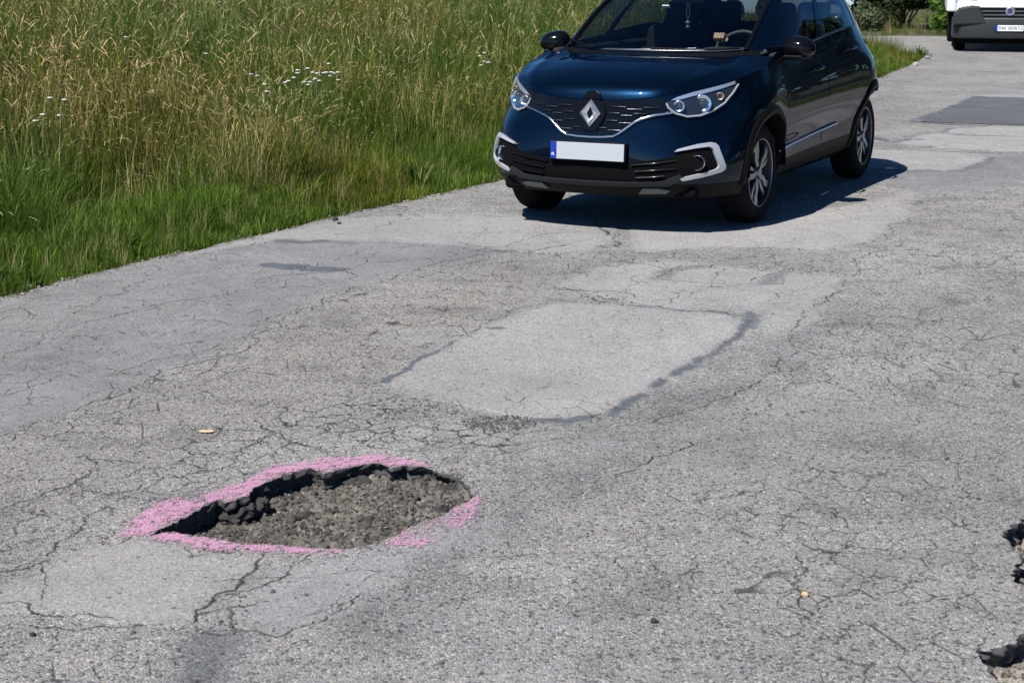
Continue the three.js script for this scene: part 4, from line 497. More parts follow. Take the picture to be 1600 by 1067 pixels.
part('chrome_strip', tube(polyF([[-0.485, 0.758], [-0.40, 0.745], [-0.315, 0.718], [-0.28, 0.70], [-0.19, 0.63], [-0.155, 0.612], [-0.08, 0.605], [0, 0.603], [0.08, 0.605], [0.155, 0.612], [0.19, 0.63], [0.28, 0.70], [0.315, 0.718], [0.40, 0.745], [0.485, 0.758]], 0.012), 0.0085, 110), chrome, car);
{
  part('emblem_plate', decal(mir([[0, 0.868], [0.045, 0.862], [0.075, 0.80], [0.10, 0.745], [0.075, 0.68], [0.045, 0.64], [0, 0.635]]).map(([x, y]) => [x, Math.min(y, 0.821)]), 0.022, 0.03), blackGloss, car);
  const hs = new THREE.Group(); const top = new THREE.ExtrudeGeometry(new THREE.Shape([[-0.06, 0], [-0.045, 0.03], [-0.02, 0.043], [0.02, 0.043], [0.045, 0.03], [0.06, 0]].map((q) => new THREE.Vector2(...q))), { depth: 0.05, bevelEnabled: true, bevelSize: 0.006, bevelThickness: 0.006, bevelSegments: 2 }); const tp = part('emblem_plate', top, blackGloss, car); tp.position.set(0, 0.82, 0.80); tp.rotation.x = -0.25;
  // the lozenge: a folded diamond ring with a raised spine on its sides
  const o = [[0, 0.092], [0.074, 0.0], [0, -0.092], [-0.074, 0.0]], inn = [[0, 0.042], [0.022, 0.0], [0, -0.042], [-0.022, 0.0]], mid = o.map((a, i) => [(a[0] * 0.55 + inn[i][0] * 0.45), (a[1] * 0.55 + inn[i][1] * 0.45)]), pos = []; const tri = (a, b, c) => pos.push(...a, ...b, ...c), P = (q, z) => [q[0], q[1], z];
  for (let i = 0; i < 4; i++) { const j = (i + 1) % 4, A = P(o[i], 0), B = P(o[j], 0), C = P(mid[i], 0.02), D = P(mid[j], 0.02), E = P(inn[i], 0.002), F = P(inn[j], 0.002); tri(A, C, B); tri(B, C, D); tri(C, E, D); tri(D, E, F); }
  const g = new THREE.BufferGeometry(); g.setAttribute('position', new THREE.Float32BufferAttribute(pos, 3)); g.computeVertexNormals(); const e = part('emblem', g, std({ color: lin(0.82, 0.83, 0.85), metalness: 0.85, roughness: 0.22, side: THREE.DoubleSide }), car, 'silver diamond emblem'); e.position.set(0, 0.744, onF(0, 0.744).z + 0.026); e.rotation.x = -0.2; e.scale.set(0.94, 0.94, 1);
}
// lower bumper: grilles, lamps, plate
const lower = part('lower_grille', decal(mir([[0, 0.455], [0.28, 0.458], [0.43, 0.475], [0.56, 0.505], [0.585, 0.46], [0.56, 0.40], [0.46, 0.348], [0.25, 0.335], [0, 0.333]]), 0.005, 0.01), blackMatt, car);
for (const [y, xa, dy] of [[0.447, 0.28, 0.03], [0.408, 0.30, 0.022], [0.372, 0.31, 0.012]]) for (const s of [-1, 1]) part('grille_bar', tube([onF(s * xa, y - 0.004, 0.012), onF(s * 0.42, y + dy * 0.35, 0.013), onF(s * (y < 0.38 ? 0.48 : 0.55), y + dy, 0.011)], 0.006, 16, false, 6), blackGloss, lower);
for (const s of [-1, 1]) {
  const m = (o) => s > 0 ? o : flipX(o);
  const fog = part('fog_recess', decal(m([[0.53, 0.515], [0.66, 0.552], [0.715, 0.552], [0.755, 0.47], [0.76, 0.425], [0.74, 0.40], [0.58, 0.372], [0.55, 0.43]]), 0.006, 0.01), blackMatt, car);
  const fl = part('fog_lamp', new THREE.LatheGeometry([[0, -0.03], [0.03, -0.028], [0.042, 0], [0.046, 0.004], [0.046, -0.01]].map((q) => new THREE.Vector2(...q)), 24), chrome, fog); const fc = onF(s * 0.655, 0.462, 0.012); fl.position.copy(fc); fl.rotation.set(Math.PI / 2, 0, 0); 
  part('running_light', decal(m([[0.53, 0.522], [0.545, 0.538], [0.64, 0.565], [0.70, 0.573], [0.722, 0.566], [0.737, 0.55], [0.762, 0.48], [0.776, 0.435], [0.774, 0.412], [0.758, 0.397], [0.66, 0.371], [0.578, 0.355], [0.567, 0.364], [0.59, 0.376], [0.72, 0.409], [0.742, 0.419], [0.75, 0.434], [0.744, 0.46], [0.716, 0.535], [0.70, 0.548], [0.64, 0.542]]), 0.022, 0.026, 0.018), satin, car, 'silver white C-shaped light bar');
  // headlight: dark housing, reflector bowls, clear cover with bright rim
  const out = m([[0.448, 0.815], [0.50, 0.848], [0.57, 0.874], [0.64, 0.893], [0.70, 0.912], [0.738, 0.928], [0.752, 0.905], [0.742, 0.86], [0.715, 0.80], [0.67, 0.757], [0.62, 0.732], [0.56, 0.728], [0.50, 0.75], [0.462, 0.785]]);
  const hl = part('headlight', decal(out, 0.006, 0.01, 0.02), std({ color: lin(0.05, 0.06, 0.075), metalness: 0.6, roughness: 0.3 }), car);
  part('headlight_trim', tube([...polyF(m([[0.448, 0.815], [0.462, 0.785], [0.50, 0.75], [0.56, 0.728], [0.62, 0.732], [0.67, 0.757], [0.715, 0.80], [0.742, 0.86], [0.752, 0.905]]), 0.014, 0.02)], 0.0065, 60), satin, hl);
  part('headlight_brow', decal(m([[0.47, 0.828], [0.50, 0.846], [0.57, 0.872], [0.64, 0.891], [0.70, 0.910], [0.736, 0.925], [0.742, 0.908], [0.70, 0.888], [0.64, 0.868], [0.57, 0.848], [0.51, 0.83]]), 0.012, 0.008, 0.02), std({ color: lin(0.5, 0.56, 0.66), metalness: 0.5, roughness: 0.25 }), hl);
  const bowl = (x, y, r, mt) => { const h = onFront(zAt(s * x, y), y), b = part('reflector', new THREE.LatheGeometry([[0.001, -0.004], [r * 0.55, 0.0], [r * 0.6, 0.012], [r * 0.92, 0.018], [r, 0.012], [r, -0.01]].map((q) => new THREE.Vector2(...q)), 28), mt, hl); b.position.set(h.p[0] + h.n[0] * 0.004, h.p[1] + h.n[1] * 0.004, h.p[2] + h.n[2] * 0.004); b.quaternion.setFromUnitVectors(V3(0, 1, 0), V3(h.n[0] * 0.5, h.n[1] * 0.5, h.n[2] + 0.6).normalize()); const c = part('bulb_lens', new THREE.SphereGeometry(r * 0.55, 20, 12), phys({ color: lin(0.03, 0.04, 0.05), roughness: 0.05, clearcoat: 1 }), hl); c.position.copy(b.position); c.scale.z = 0.6; };
  bowl(0.622, 0.806, 0.056, chrome); bowl(0.515, 0.795, 0.036, std({ color: lin(0.5, 0.55, 0.62), metalness: 0.9, roughness: 0.25 })); bowl(0.695, 0.845, 0.024, std({ color: lin(0.5, 0.33, 0.22), metalness: 0.5, roughness: 0.3 }));
  part('headlight_cover', decal(out, 0.028, 0.02, 0.02), lens, hl);
}
{
  const plate = new THREE.Group(); plate.name = 'number_plate'; car.add(plate); const z = onF(0, 0.513).z + 0.028; plate.position.set(0, 0.513, z); plate.rotation.x = -0.04; plate.scale.set(0.95, 0.94, 1);
  part('plate_holder', new RoundedBoxGeometry(0.536, 0.128, 0.03, 2, 0.008), blackPlastic, plate).position.z = -0.01; part('plate_face', new RoundedBoxGeometry(0.474, 0.112, 0.006, 2, 0.002), std({ color: lin(0.4, 0.42, 0.45), roughness: 0.5 }), plate, 'blank white number plate').position.set(0.022, 0, 0.008); part('plate_band', new RoundedBoxGeometry(0.042, 0.112, 0.006, 2, 0.002), std({ color: lin(0.012, 0.035, 0.22), roughness: 0.4 }), plate).position.set(-0.237, 0, 0.008);
  const cv = document.createElement('canvas'); cv.width = 64; cv.height = 128; const c2 = cv.getContext('2d'); c2.fillStyle = '#12309a'; c2.fillRect(0, 0, 64, 128); c2.fillStyle = '#f2f5fa'; c2.font = 'bold 34px sans-serif'; c2.fillText('PL', 10, 108); const tx = new THREE.CanvasTexture(cv); tx.colorSpace = THREE.SRGBColorSpace; const lt = part('plate_lettering', new THREE.PlaneGeometry(0.036, 0.1), std({ map: tx, roughness: 0.4 }), plate); lt.position.set(-0.237, 0, 0.0125);
  // two satin skid wedges and the lip below the grille
  for (const s of [-1, 1]) part('skid_wedge', decal([[0.30, 0.262], [0.34, 0.30], [0.44, 0.302], [0.50, 0.29], [0.47, 0.27]].map(([x, y]) => [x * s, y]), 0.012, 0.02), std({ color: lin(0.12, 0.125, 0.13), metalness: 0.3, roughness: 0.3 }), car);
  part('bumper_lip', decal(mir([[0, 0.333], [0.25, 0.335], [0.46, 0.347], [0.56, 0.385], [0.60, 0.375], [0.50, 0.32], [0.26, 0.308], [0, 0.306]]), 0.014, 0.02), phys({ color: lin(0.02, 0.021, 0.023), roughness: 0.45, specularIntensity: 0.5 }), car);
}
// greenhouse
const GB = [[0, 1.062, -0.05], [0.35, 1.064, -0.10], [0.60, 1.08, -0.20], [0.70, 1.088, -0.31], [0.795, 1.088, -0.72], [0.80, 1.10, -1.05], [0.798, 1.142, -1.6], [0.785, 1.168, -2.2], [0.755, 1.11, -2.56], [0.68, 1.06, -2.86], [0.45, 1.04, -3.0], [0, 1.03, -3.05]];
const GT = [[0, 1.52, -0.98], [0.30, 1.515, -0.995], [0.53, 1.495, -1.03], [0.57, 1.487, -1.10], [0.59, 1.492, -1.3], [0.595, 1.497, -1.5], [0.59, 1.497, -1.9], [0.575, 1.48, -2.3], [0.555, 1.46, -2.52], [0.50, 1.44, -2.78], [0.35, 1.45, -2.88], [0, 1.455, -2.91]];
const GM = GB.map((b, i) => { const t = GT[i], k = i >= 3 && i <= 8 ? 0.022 : 0.012, l = Math.hypot(b[0], 0.5) || 1; return [lerp(b[0], t[0], 0.5) + (i === 0 || i === 11 ? 0 : k), lerp(b[1], t[1], 0.5) + (i < 3 ? 0.02 : 0.008), lerp(b[2], t[2], 0.5) + (i < 3 ? 0.012 : i > 9 ? -0.03 : 0)]; });
const GNET = [GB, GM, GT], gh = (u, v) => netPoint(GNET, u, v * 2, true);
const PANES = [['windscreen', -0.01, 2.12, 0.03, 0.97, glass], ['side_window', 3.25, 5.35, 0.05, 0.93, glassDark], ['side_window', 5.6, 7.35, 0.05, 0.93, glassDark], ['rear_window', 9.6, 11.01, 0.1, 0.9, glassDark]];
{
  const inPane = (u, v) => PANES.some(([, a, b, c, d]) => u > a && u < b && v > c && v < d) ;
  const us = new Set(), vs = new Set(); const pos = [];
  part('pillars', shell(gh, 0, 11, 220, 0, 1, 50, (u, v) => !inPane(u, v) && u < 11), paint, car);
  for (const [n, a, b, c, d, mt] of PANES) { const one = (m) => { const p = [], ix = [], N = 36, M = 14, u0 = Math.max(0, a - 0.04), u1 = Math.min(11, b + 0.04), sym = a < 0 || b > 11; for (let j = 0; j <= M; j++) for (let i = 0; i <= N; i++) { const u = sym ? (a < 0 ? Math.abs(lerp(-u1, u1, i / N)) : 11 - Math.abs(lerp(-(11 - u0), 11 - u0, i / N))) : lerp(u0, u1, i / N), q = gh(u, lerp(c - 0.015, d + 0.015, j / M)), sg = sym ? Math.sign(i - N / 2) || 1 : m; p.push((q[0] - (sym ? 0 : 0.004)) * sg, q[1] - (sym ? 0.003 : 0), q[2] - (a < 0 ? 0.004 : 0)); } for (let j = 0; j < M; j++) for (let i = 0; i < N; i++) { const k = j * (N + 1) + i; ix.push(k, k + 1, k + N + 1, k + 1, k + N + 2, k + N + 1); } return geoFrom(p, ix); }; if (a < 0 || b > 11) part(n, one(1), mt, car); else for (const m of [1, -1]) part(n, one(m), mt, car); }
  // black window frames and pillar trims
  const edge = (u0, u1, v, m, r, mt, nm) => { const p = []; for (let i = 0; i <= 24; i++) { const q = gh(lerp(u0, u1, i / 24), v); p.push(V3(q[0] * m, q[1], q[2])); } part(nm, tube(p, r, 48), mt, car); };
  for (const m of [1, -1]) { edge(3.2, 7.6, 0.03, m, 0.009, blackGloss, 'window_seal'); const p = []; for (let i = 0; i <= 20; i++) { const q = gh(2.18, i / 20); p.push(V3(q[0] * m, q[1] + 0.002, q[2] + 0.004)); } part('pillar_trim', tube(p, 0.016, 30), blackGloss, car); }
  const rp = [], ri = []; const NR = 20; for (let j = 0; j <= NR; j++) for (let i = 0; i <= NR; i++) { const u = j / NR * 11, e = gh(u, 1), s = i / NR * 2 - 1; rp.push(e[0] * s, e[1] + 0.045 * (1 - s * s) * Math.sin(Math.PI * clamp(j / NR, 0.04, 0.96)) * Math.min(1, e[0] / 0.4), e[2]); } for (let j = 0; j < NR; j++) for (let i = 0; i < NR; i++) { const a = j * (NR + 1) + i, c = a + NR + 1; ri.push(a, a + 1, c, a + 1, c + 1, c); } part('roof', geoFrom(rp, ri), paint, car);
  // cowl and wipers
  const cw = [], ci = []; for (let i = 0; i <= 30; i++) { const u = (i / 15 - 1), a = gh(Math.abs(u) * 3, 0.03), sx = Math.sign(u) || 1; cw.push(a[0] * sx, a[1] - 0.002, a[2] + 0.0, a[0] * sx * 1.04, 1.035 - 0.015 * u * u, a[2] + 0.16); if (i < 30) ci.push(i * 2, i * 2 + 1, i * 2 + 2, i * 2 + 1, i * 2 + 3, i * 2 + 2); } part('cowl', geoFrom(cw, ci), blackPlastic, car);
  const wip = (u0, v0, u1, v1) => { const p = []; for (let i = 0; i <= 16; i++) { const u = lerp(u0, u1, i / 16), q = gh(Math.abs(u), lerp(v0, v1, i / 16)), sx = u < 0 ? -1 : 1; p.push(V3(q[0] * sx, q[1] + 0.018, q[2] + 0.02)); } return p; };
  const w1 = part('wiper', tube(wip(1.95, 0.02, -0.1, 0.055), 0.007, 30), blackPlastic, car); part('wiper_blade', tube(wip(0.9, 0.075, -0.9, 0.02).map((q) => q.setY(q.y - 0.006)), 0.0032, 30), alloy, w1);
  const w2 = part('wiper', tube(wip(-2.3, 0.10, -1.15, 0.015), 0.008, 30), blackPlastic, car); part('wiper_blade', tube(wip(-0.75, 0.02, 1.3, 0.03).map((q) => q.setY(q.y - 0.004)), 0.003, 30), alloy, w2);
}
// arches, wells, underside, wheels
function wheel(x, z, steer, parent) {
  const w = new THREE.Group(); w.name = 'wheel'; w.position.set(x, 0.325, z); w.rotation.y = steer + (x < 0 ? Math.PI : 0); parent.add(w); const R = 0.325, ri = 0.222, hw = 0.1;
  const ty = new THREE.LatheGeometry([[ri, -hw], [ri + 0.05, -hw - 0.008], [R - 0.03, -hw + 0.002], [R - 0.008, -hw + 0.018], [R, -hw + 0.04], [R, hw - 0.04], [R - 0.008, hw - 0.018], [R - 0.03, hw - 0.002], [ri + 0.05, hw + 0.008], [ri, hw], [ri - 0.004, hw - 0.012]].map((q) => new THREE.Vector2(...q)), 64); ty.rotateZ(-Math.PI / 2); part('tyre', ty, rubber, w);
  const rimG = new THREE.LatheGeometry([[0.03, -0.02], [0.17, -0.02], [0.2, 0.02], [0.205, hw - 0.02], [0.215, hw - 0.004], [0.224, hw - 0.002], [0.224, hw - 0.016]].map((q) => new THREE.Vector2(...q)), 64); rimG.rotateZ(-Math.PI / 2); const rim = part('rim', rimG, alloyDark, w); const lip = new THREE.TorusGeometry(0.217, 0.005, 8, 64); lip.rotateY(Math.PI / 2); const lm = part('rim_lip', lip, alloy, rim); lm.position.x = hw - 0.004;
  const sp = (pts, nm, mt, off) => { const g = new THREE.ExtrudeGeometry(new THREE.Shape(pts.map((q) => new THREE.Vector2(...q))), { depth: 0.012, bevelEnabled: true, bevelSize: 0.003, bevelThickness: 0.003, bevelSegments: 1 }); g.rotateY(Math.PI / 2); const m = part(nm, g, mt, w); m.position.x = off; return m; };
  for (let k = 0; k < 5; k++) { const a = k / 5 * 6.283 + 0.3; const P1 = [[-0.016, 0.045], [-0.034, 0.10], [-0.03, 0.15], [-0.066, 0.207], [-0.014, 0.216], [0.006, 0.16], [0.0, 0.11], [0.016, 0.045]], P2 = [[0.026, 0.13], [0.034, 0.205], [0.056, 0.2], [0.05, 0.125], [0.03, 0.08], [0.014, 0.06]]; sp(P1, 'spoke', alloy, hw - 0.03).rotation.x = a; sp(P2, 'spoke', alloy, hw - 0.036).rotation.x = a; }
  const cap = new THREE.CylinderGeometry(0.03, 0.036, 0.02, 24); cap.rotateZ(-Math.PI / 2); part('hub_cap', cap, alloy, w).position.x = hw - 0.016; const hub = new THREE.CylinderGeometry(0.06, 0.065, 0.03, 24); hub.rotateZ(-Math.PI / 2); part('hub', hub, alloyDark, w).position.x = hw - 0.04;
  return w;
}
for (const [x, z, st] of [[0.722, 0, -0.04], [-0.735, 0, -0.04], [0.715, -2.606, 0], [-0.715, -2.606, 0]]) wheel(x, z, st, car);
const bodyTab = []; for (let u = 4; u <= 16; u += 0.08) for (let v = 0; v <= 5; v += 0.08) bodyTab.push(body(u, v));
const bodyX = (z, y) => { let b = 9, x = 0; for (const q of bodyTab) { const e = (q[2] - z) ** 2 + (q[1] - y) ** 2; if (e < b) { b = e; x = q[0]; } } return x; };
for (const [z, y, r] of ARCH) for (const s of [-1, 1]) {
  const pos = [], idx = [], n = 40; for (let i = 0; i <= n; i++) { const a = lerp(-0.1, z < -1 ? 2.05 : Math.PI + 0.1, i / n); for (const [rr0, dx] of [[r - 0.005, -0.10], [r - 0.008, 0.012], [r + 0.02, 0.017], [r + 0.052, 0.006], [r + 0.056, -0.02]]) { const zz = z + Math.cos(a) * rr0, yy = y + Math.sin(a) * rr0; const bx = bodyX(z + Math.cos(a) * (r + 0.03), y + Math.sin(a) * (r + 0.03)); pos.push(s * (bx + dx), yy, zz); } } for (let i = 0; i < n; i++) for (let k = 0; k < 4; k++) { const a = i * 5 + k; if (s > 0) idx.push(a, a + 1, a + 5, a + 1, a + 6, a + 5); else idx.push(a, a + 5, a + 1, a + 1, a + 5, a + 6); } blackPlastic.side = THREE.DoubleSide; part('wheel_arch', geoFrom(pos, idx), blackPlastic, car);
  const well = new THREE.CylinderGeometry(r, r, z < -1 ? 0.16 : 0.3, 32, 1, true, 0, Math.PI); well.rotateZ(Math.PI / 2); blackMatt.side = THREE.DoubleSide; const wm = part('wheel_well', well, blackMatt, car); wm.position.set(s * (z < -1 ? 0.64 : 0.72), y, z); wm.rotation.x = 0; const disc = new THREE.CircleGeometry(r - 0.01, 28, 0, Math.PI); disc.rotateY(Math.PI / 2); part('wheel_well', disc, blackMatt, car).position.set(s * 0.575, y, z);
}
part('underbody', new RoundedBoxGeometry(1.5, 0.1, 1.75, 2, 0.04), blackMatt, car).position.set(0, 0.27, -1.3); part('underbody', new RoundedBoxGeometry(1.12, 0.12, 3.7, 2, 0.04), blackMatt, car).position.set(0, 0.29, -1.28);
part('underbody', new RoundedBoxGeometry(1.3, 0.08, 0.4, 2, 0.03), blackMatt, car).position.set(0, 0.27, 0.56);
// side trim: shut lines, handles, sill strip, mirrors
{
  const sideAt = (z, y, d = 0) => { let best = null, bd = 9; for (let u = 5.5; u <= 14; u += 0.1) for (let v = 0; v <= 5; v += 0.1) { const p = body(u, v), e = (p[2] - z) ** 2 + (p[1] - y) ** 2; if (e < bd) { bd = e; best = p; } } return best[0] + d; };
  const line = (list, s, r, mt, nm, d = 0.0) => part(nm, tube(list.map(([z, y]) => V3(s * sideAt(z, y, d), y, z)), r, 40, false, 6), mt, car);
  for (const s of [-1, 1]) {
    line([[-0.28, 1.06], [-0.34, 0.9], [-0.40, 0.7], [-0.42, 0.5], [-0.45, 0.4]], s, 0.0022, blackMatt, 'shut_line', -0.001); line([[-1.36, 1.11], [-1.37, 0.9], [-1.40, 0.7], [-1.42, 0.5], [-1.42, 0.4]], s, 0.0022, blackMatt, 'shut_line', -0.001); line([[-2.12, 1.17], [-2.2, 1.0], [-2.24, 0.85], [-2.2, 0.66], [-2.1, 0.48]], s, 0.0022, blackMatt, 'shut_line', -0.001);
    line([[-0.26, 0.437], [-0.7, 0.452], [-1.2, 0.472], [-1.75, 0.497]], s, 0.010, chrome, 'sill_strip', 0.004);
    for (const [z, y] of [[-1.13, 0.93], [-1.98, 1.03]]) { const h = part('door_handle', tube([[-0.09, 0], [-0.05, 0.03], [0.05, 0.032], [0.1, 0.006]].map(([dz, dx]) => V3(s * (sideAt(z, y) + dx - 0.002), y + dz * 0.06, z - dz)), 0.013, 24), paint, car); }
    // door mirror
    const mg = new THREE.SphereGeometry(1, 32, 20); const p = mg.attributes.position; for (let i = 0; i < p.count; i++) { let x = p.getX(i), y = p.getY(i), z = p.getZ(i); const k = z > 0 ? 1 : 0.28; x = Math.sign(x) * Math.pow(Math.abs(x), 0.72); y = Math.sign(y) * Math.pow(Math.abs(y), 0.75); p.setXYZ(i, s * x * 0.108 * (1 - 0.12 * y), y * 0.075 * (1 - 0.18 * x) , z * k * 0.115); } if (s < 0) { const ix = mg.index.array; for (let i = 0; i < ix.length; i += 3) [ix[i], ix[i + 1]] = [ix[i + 1], ix[i]]; } mg.computeVertexNormals();
    const mh = part('door_mirror', mg, blackGloss, car); mh.position.set(s * 0.885, 1.098, -0.56); mh.rotation.y = s * -0.12; const gl = part('mirror_glass', new THREE.CircleGeometry(0.06, 24), std({ color: lin(0.7, 0.72, 0.74), metalness: 1, roughness: 0.02 }), mh); gl.scale.set(1.55, 1, 1); gl.position.set(0, 0, -0.034); gl.rotation.y = Math.PI;
    part('mirror_arm', tube([V3(s * 0.80, 1.06, -0.5), V3(s * 0.85, 1.045, -0.52), V3(s * 0.9, 1.05, -0.54)], 0.024, 12), blackPlastic, mh.parent); const mb = part('mirror_base', decalBox(0.15, 0.03, 0.17), blackPlastic, mh); mb.position.set(s * -0.015, -0.062, 0.02);
  }
}
function decalBox(w, h, d) { return new RoundedBoxGeometry(w, h, d, 3, Math.min(w, h, d) * 0.45); }
// cabin
{
  const dash = []; const rb = (w, h, d, r = 0.04) => new RoundedBoxGeometry(w, h, d, 4, r); const at = (m, x, y, z, rx = 0) => { m.position.set(x, y, z); m.rotation.x = rx; return m; };
  at(part('dashboard', rb(1.36, 0.16, 0.52, 0.07), dashMat, car), 0, 0.965, -0.50, 0.06); at(part('dashboard', rb(1.30, 0.3, 0.2, 0.06), dashMat, car), 0, 0.82, -0.66); at(part('instrument_hood', rb(0.36, 0.09, 0.2, 0.04), dashMat, car), 0.37, 1.035, -0.64);
  at(part('cabin_floor', rb(1.4, 0.04, 2.6, 0.02), fabric, car), 0, 0.36, -1.6); for (const s of [-1, 1]) at(part('door_lining', rb(0.06, 0.62, 2.3, 0.03), fabric, car), s * 0.775, 0.76, -1.45); at(part('bulkhead', rb(1.5, 0.62, 0.05, 0.02), fabric, car), 0, 0.66, -0.3);
  const seat = (x, z, w, nm) => { at(part(nm, rb(w, 0.16, 0.5, 0.06), fabric, car), x, 0.52, z); const b = at(part('seat_back', rb(w, 0.66, 0.14, 0.06), fabric, car), x, 0.86, z - 0.3, -0.22); };
  seat(0.37, -1.3, 0.5, 'seat'); seat(-0.37, -1.3, 0.5, 'seat'); seat(0, -2.25, 1.26, 'rear_bench'); for (const [x, z, y] of [[0.37, -1.72, 1.26], [-0.37, -1.72, 1.26], [0.36, -2.66, 1.24], [-0.36, -2.66, 1.24]]) { at(part('head_rest', rb(0.26, 0.19, 0.11, 0.05), fabric, car), x, y, z, -0.15); for (const d of [-0.06, 0.06]) part('head_rest_post', tube([V3(x + d, y - 0.16, z + 0.02), V3(x + d, y, z)], 0.007, 4), alloyDark, car); }
  const sw = new THREE.TorusGeometry(0.18, 0.0155, 12, 48); const wh = at(part('steering_wheel', sw, std({ color: lin(0.02, 0.02, 0.021), roughness: 0.55 }), car), 0.37, 1.01, -0.86, -0.42); at(part('wheel_boss', rb(0.14, 0.12, 0.05, 0.025), dashMat, wh), 0, -0.01, 0.02); part('wheel_spoke', rb(0.33, 0.03, 0.02, 0.01), dashMat, wh); 
  at(part('rear_view_mirror', rb(0.24, 0.07, 0.035, 0.016), blackPlastic, car), 0, 1.395, -0.83, 0.1); part('mirror_stalk', tube([V3(0, 1.40, -0.83), V3(0, 1.45, -0.80)], 0.012, 6), blackPlastic, car); at(part('toll_sticker', new THREE.BoxGeometry(0.05, 0.008, 0.03), std({ color: lin(0.8, 0.82, 0.84), roughness: 0.5 }), car), -0.14, 1.345, -0.76, -0.5);
}
const pendant = thing('hanging_pendant', 'small pendant hanging from the rear view mirror inside the blue car', 'pendant');
{ const put = (x, y, z) => car.localToWorld(V3(x, y, z)); car.updateMatrixWorld(true); const gm = std({ color: lin(0.35, 0.36, 0.38), metalness: 0.6, roughness: 0.3 }); for (const d of [-0.012, 0.012]) part('cord', tube([put(d * 0.5, 1.37, -0.82), put(d, 1.30, -0.82), put(0, 1.25, -0.82)], 0.0025, 10), std({ color: lin(0.05, 0.05, 0.06), roughness: 0.8 }), pendant); const b = part('charm', new THREE.OctahedronGeometry(0.018, 0), gm, pendant); b.position.copy(put(0, 1.235, -0.82)); const c = part('charm', new THREE.OctahedronGeometry(0.015, 0), gm, pendant); c.position.copy(put(0, 1.205, -0.82)); }
// ---------------------------------------------------------------- driver (one continuous figure)
function figure(caps, centre, half, res, k = 0.03) { // caps: [ax,ay,az,bx,by,bz,ra,rb,colourIndex]
  const mc = new MarchingCubes(res, new THREE.MeshStandardMaterial(), false, false, 90000); mc.isolation = 0; const S = res, h2 = S / 2; let n = 0;
  const dist = (x, y, z) => { let d = 9, best = 9, ci = 0; for (const c of caps) { const bx = c[3] - c[0], by = c[4] - c[1], bz = c[5] - c[2], px = x - c[0], py = y - c[1], pz = z - c[2], t = clamp((px * bx + py * by + pz * bz) / (bx * bx + by * by + bz * bz + 1e-9)), e = Math.hypot(px - bx * t, py - by * t, pz - bz * t) - lerp(c[6], c[7], t); if (e < best) { best = e; ci = c[8]; } const hh = Math.max(k - Math.abs(d - e), 0) / k; d = Math.min(d, e) - hh * hh * k * 0.25; } return [d, ci]; };
  for (let z = 0; z < S; z++) for (let y = 0; y < S; y++) for (let x = 0; x < S; x++) mc.field[n++] = -dist(centre[0] + (x - h2) / h2 * half, centre[1] + (y - h2) / h2 * half, centre[2] + (z - h2) / h2 * half)[0];
  mc.update(); const cnt = mc.count, pos = [], col = []; const COLS = [[0.42, 0.25, 0.17], [0.012, 0.013, 0.018], [0.03, 0.02, 0.014]];
  for (let i = 0; i < cnt; i++) { const x = centre[0] + mc.positionArray[i * 3] * half, y = centre[1] + mc.positionArray[i * 3 + 1] * half, z = centre[2] + mc.positionArray[i * 3 + 2] * half; pos.push(x, y, z); col.push(...COLS[dist(x, y, z)[1]]); }
  const g = new THREE.BufferGeometry(); g.setAttribute('position', new THREE.Float32BufferAttribute(pos, 3)); g.setAttribute('color', new THREE.Float32BufferAttribute(col, 3)); const m = mergeVertices(g, 1e-4); m.computeVertexNormals(); return m;
}
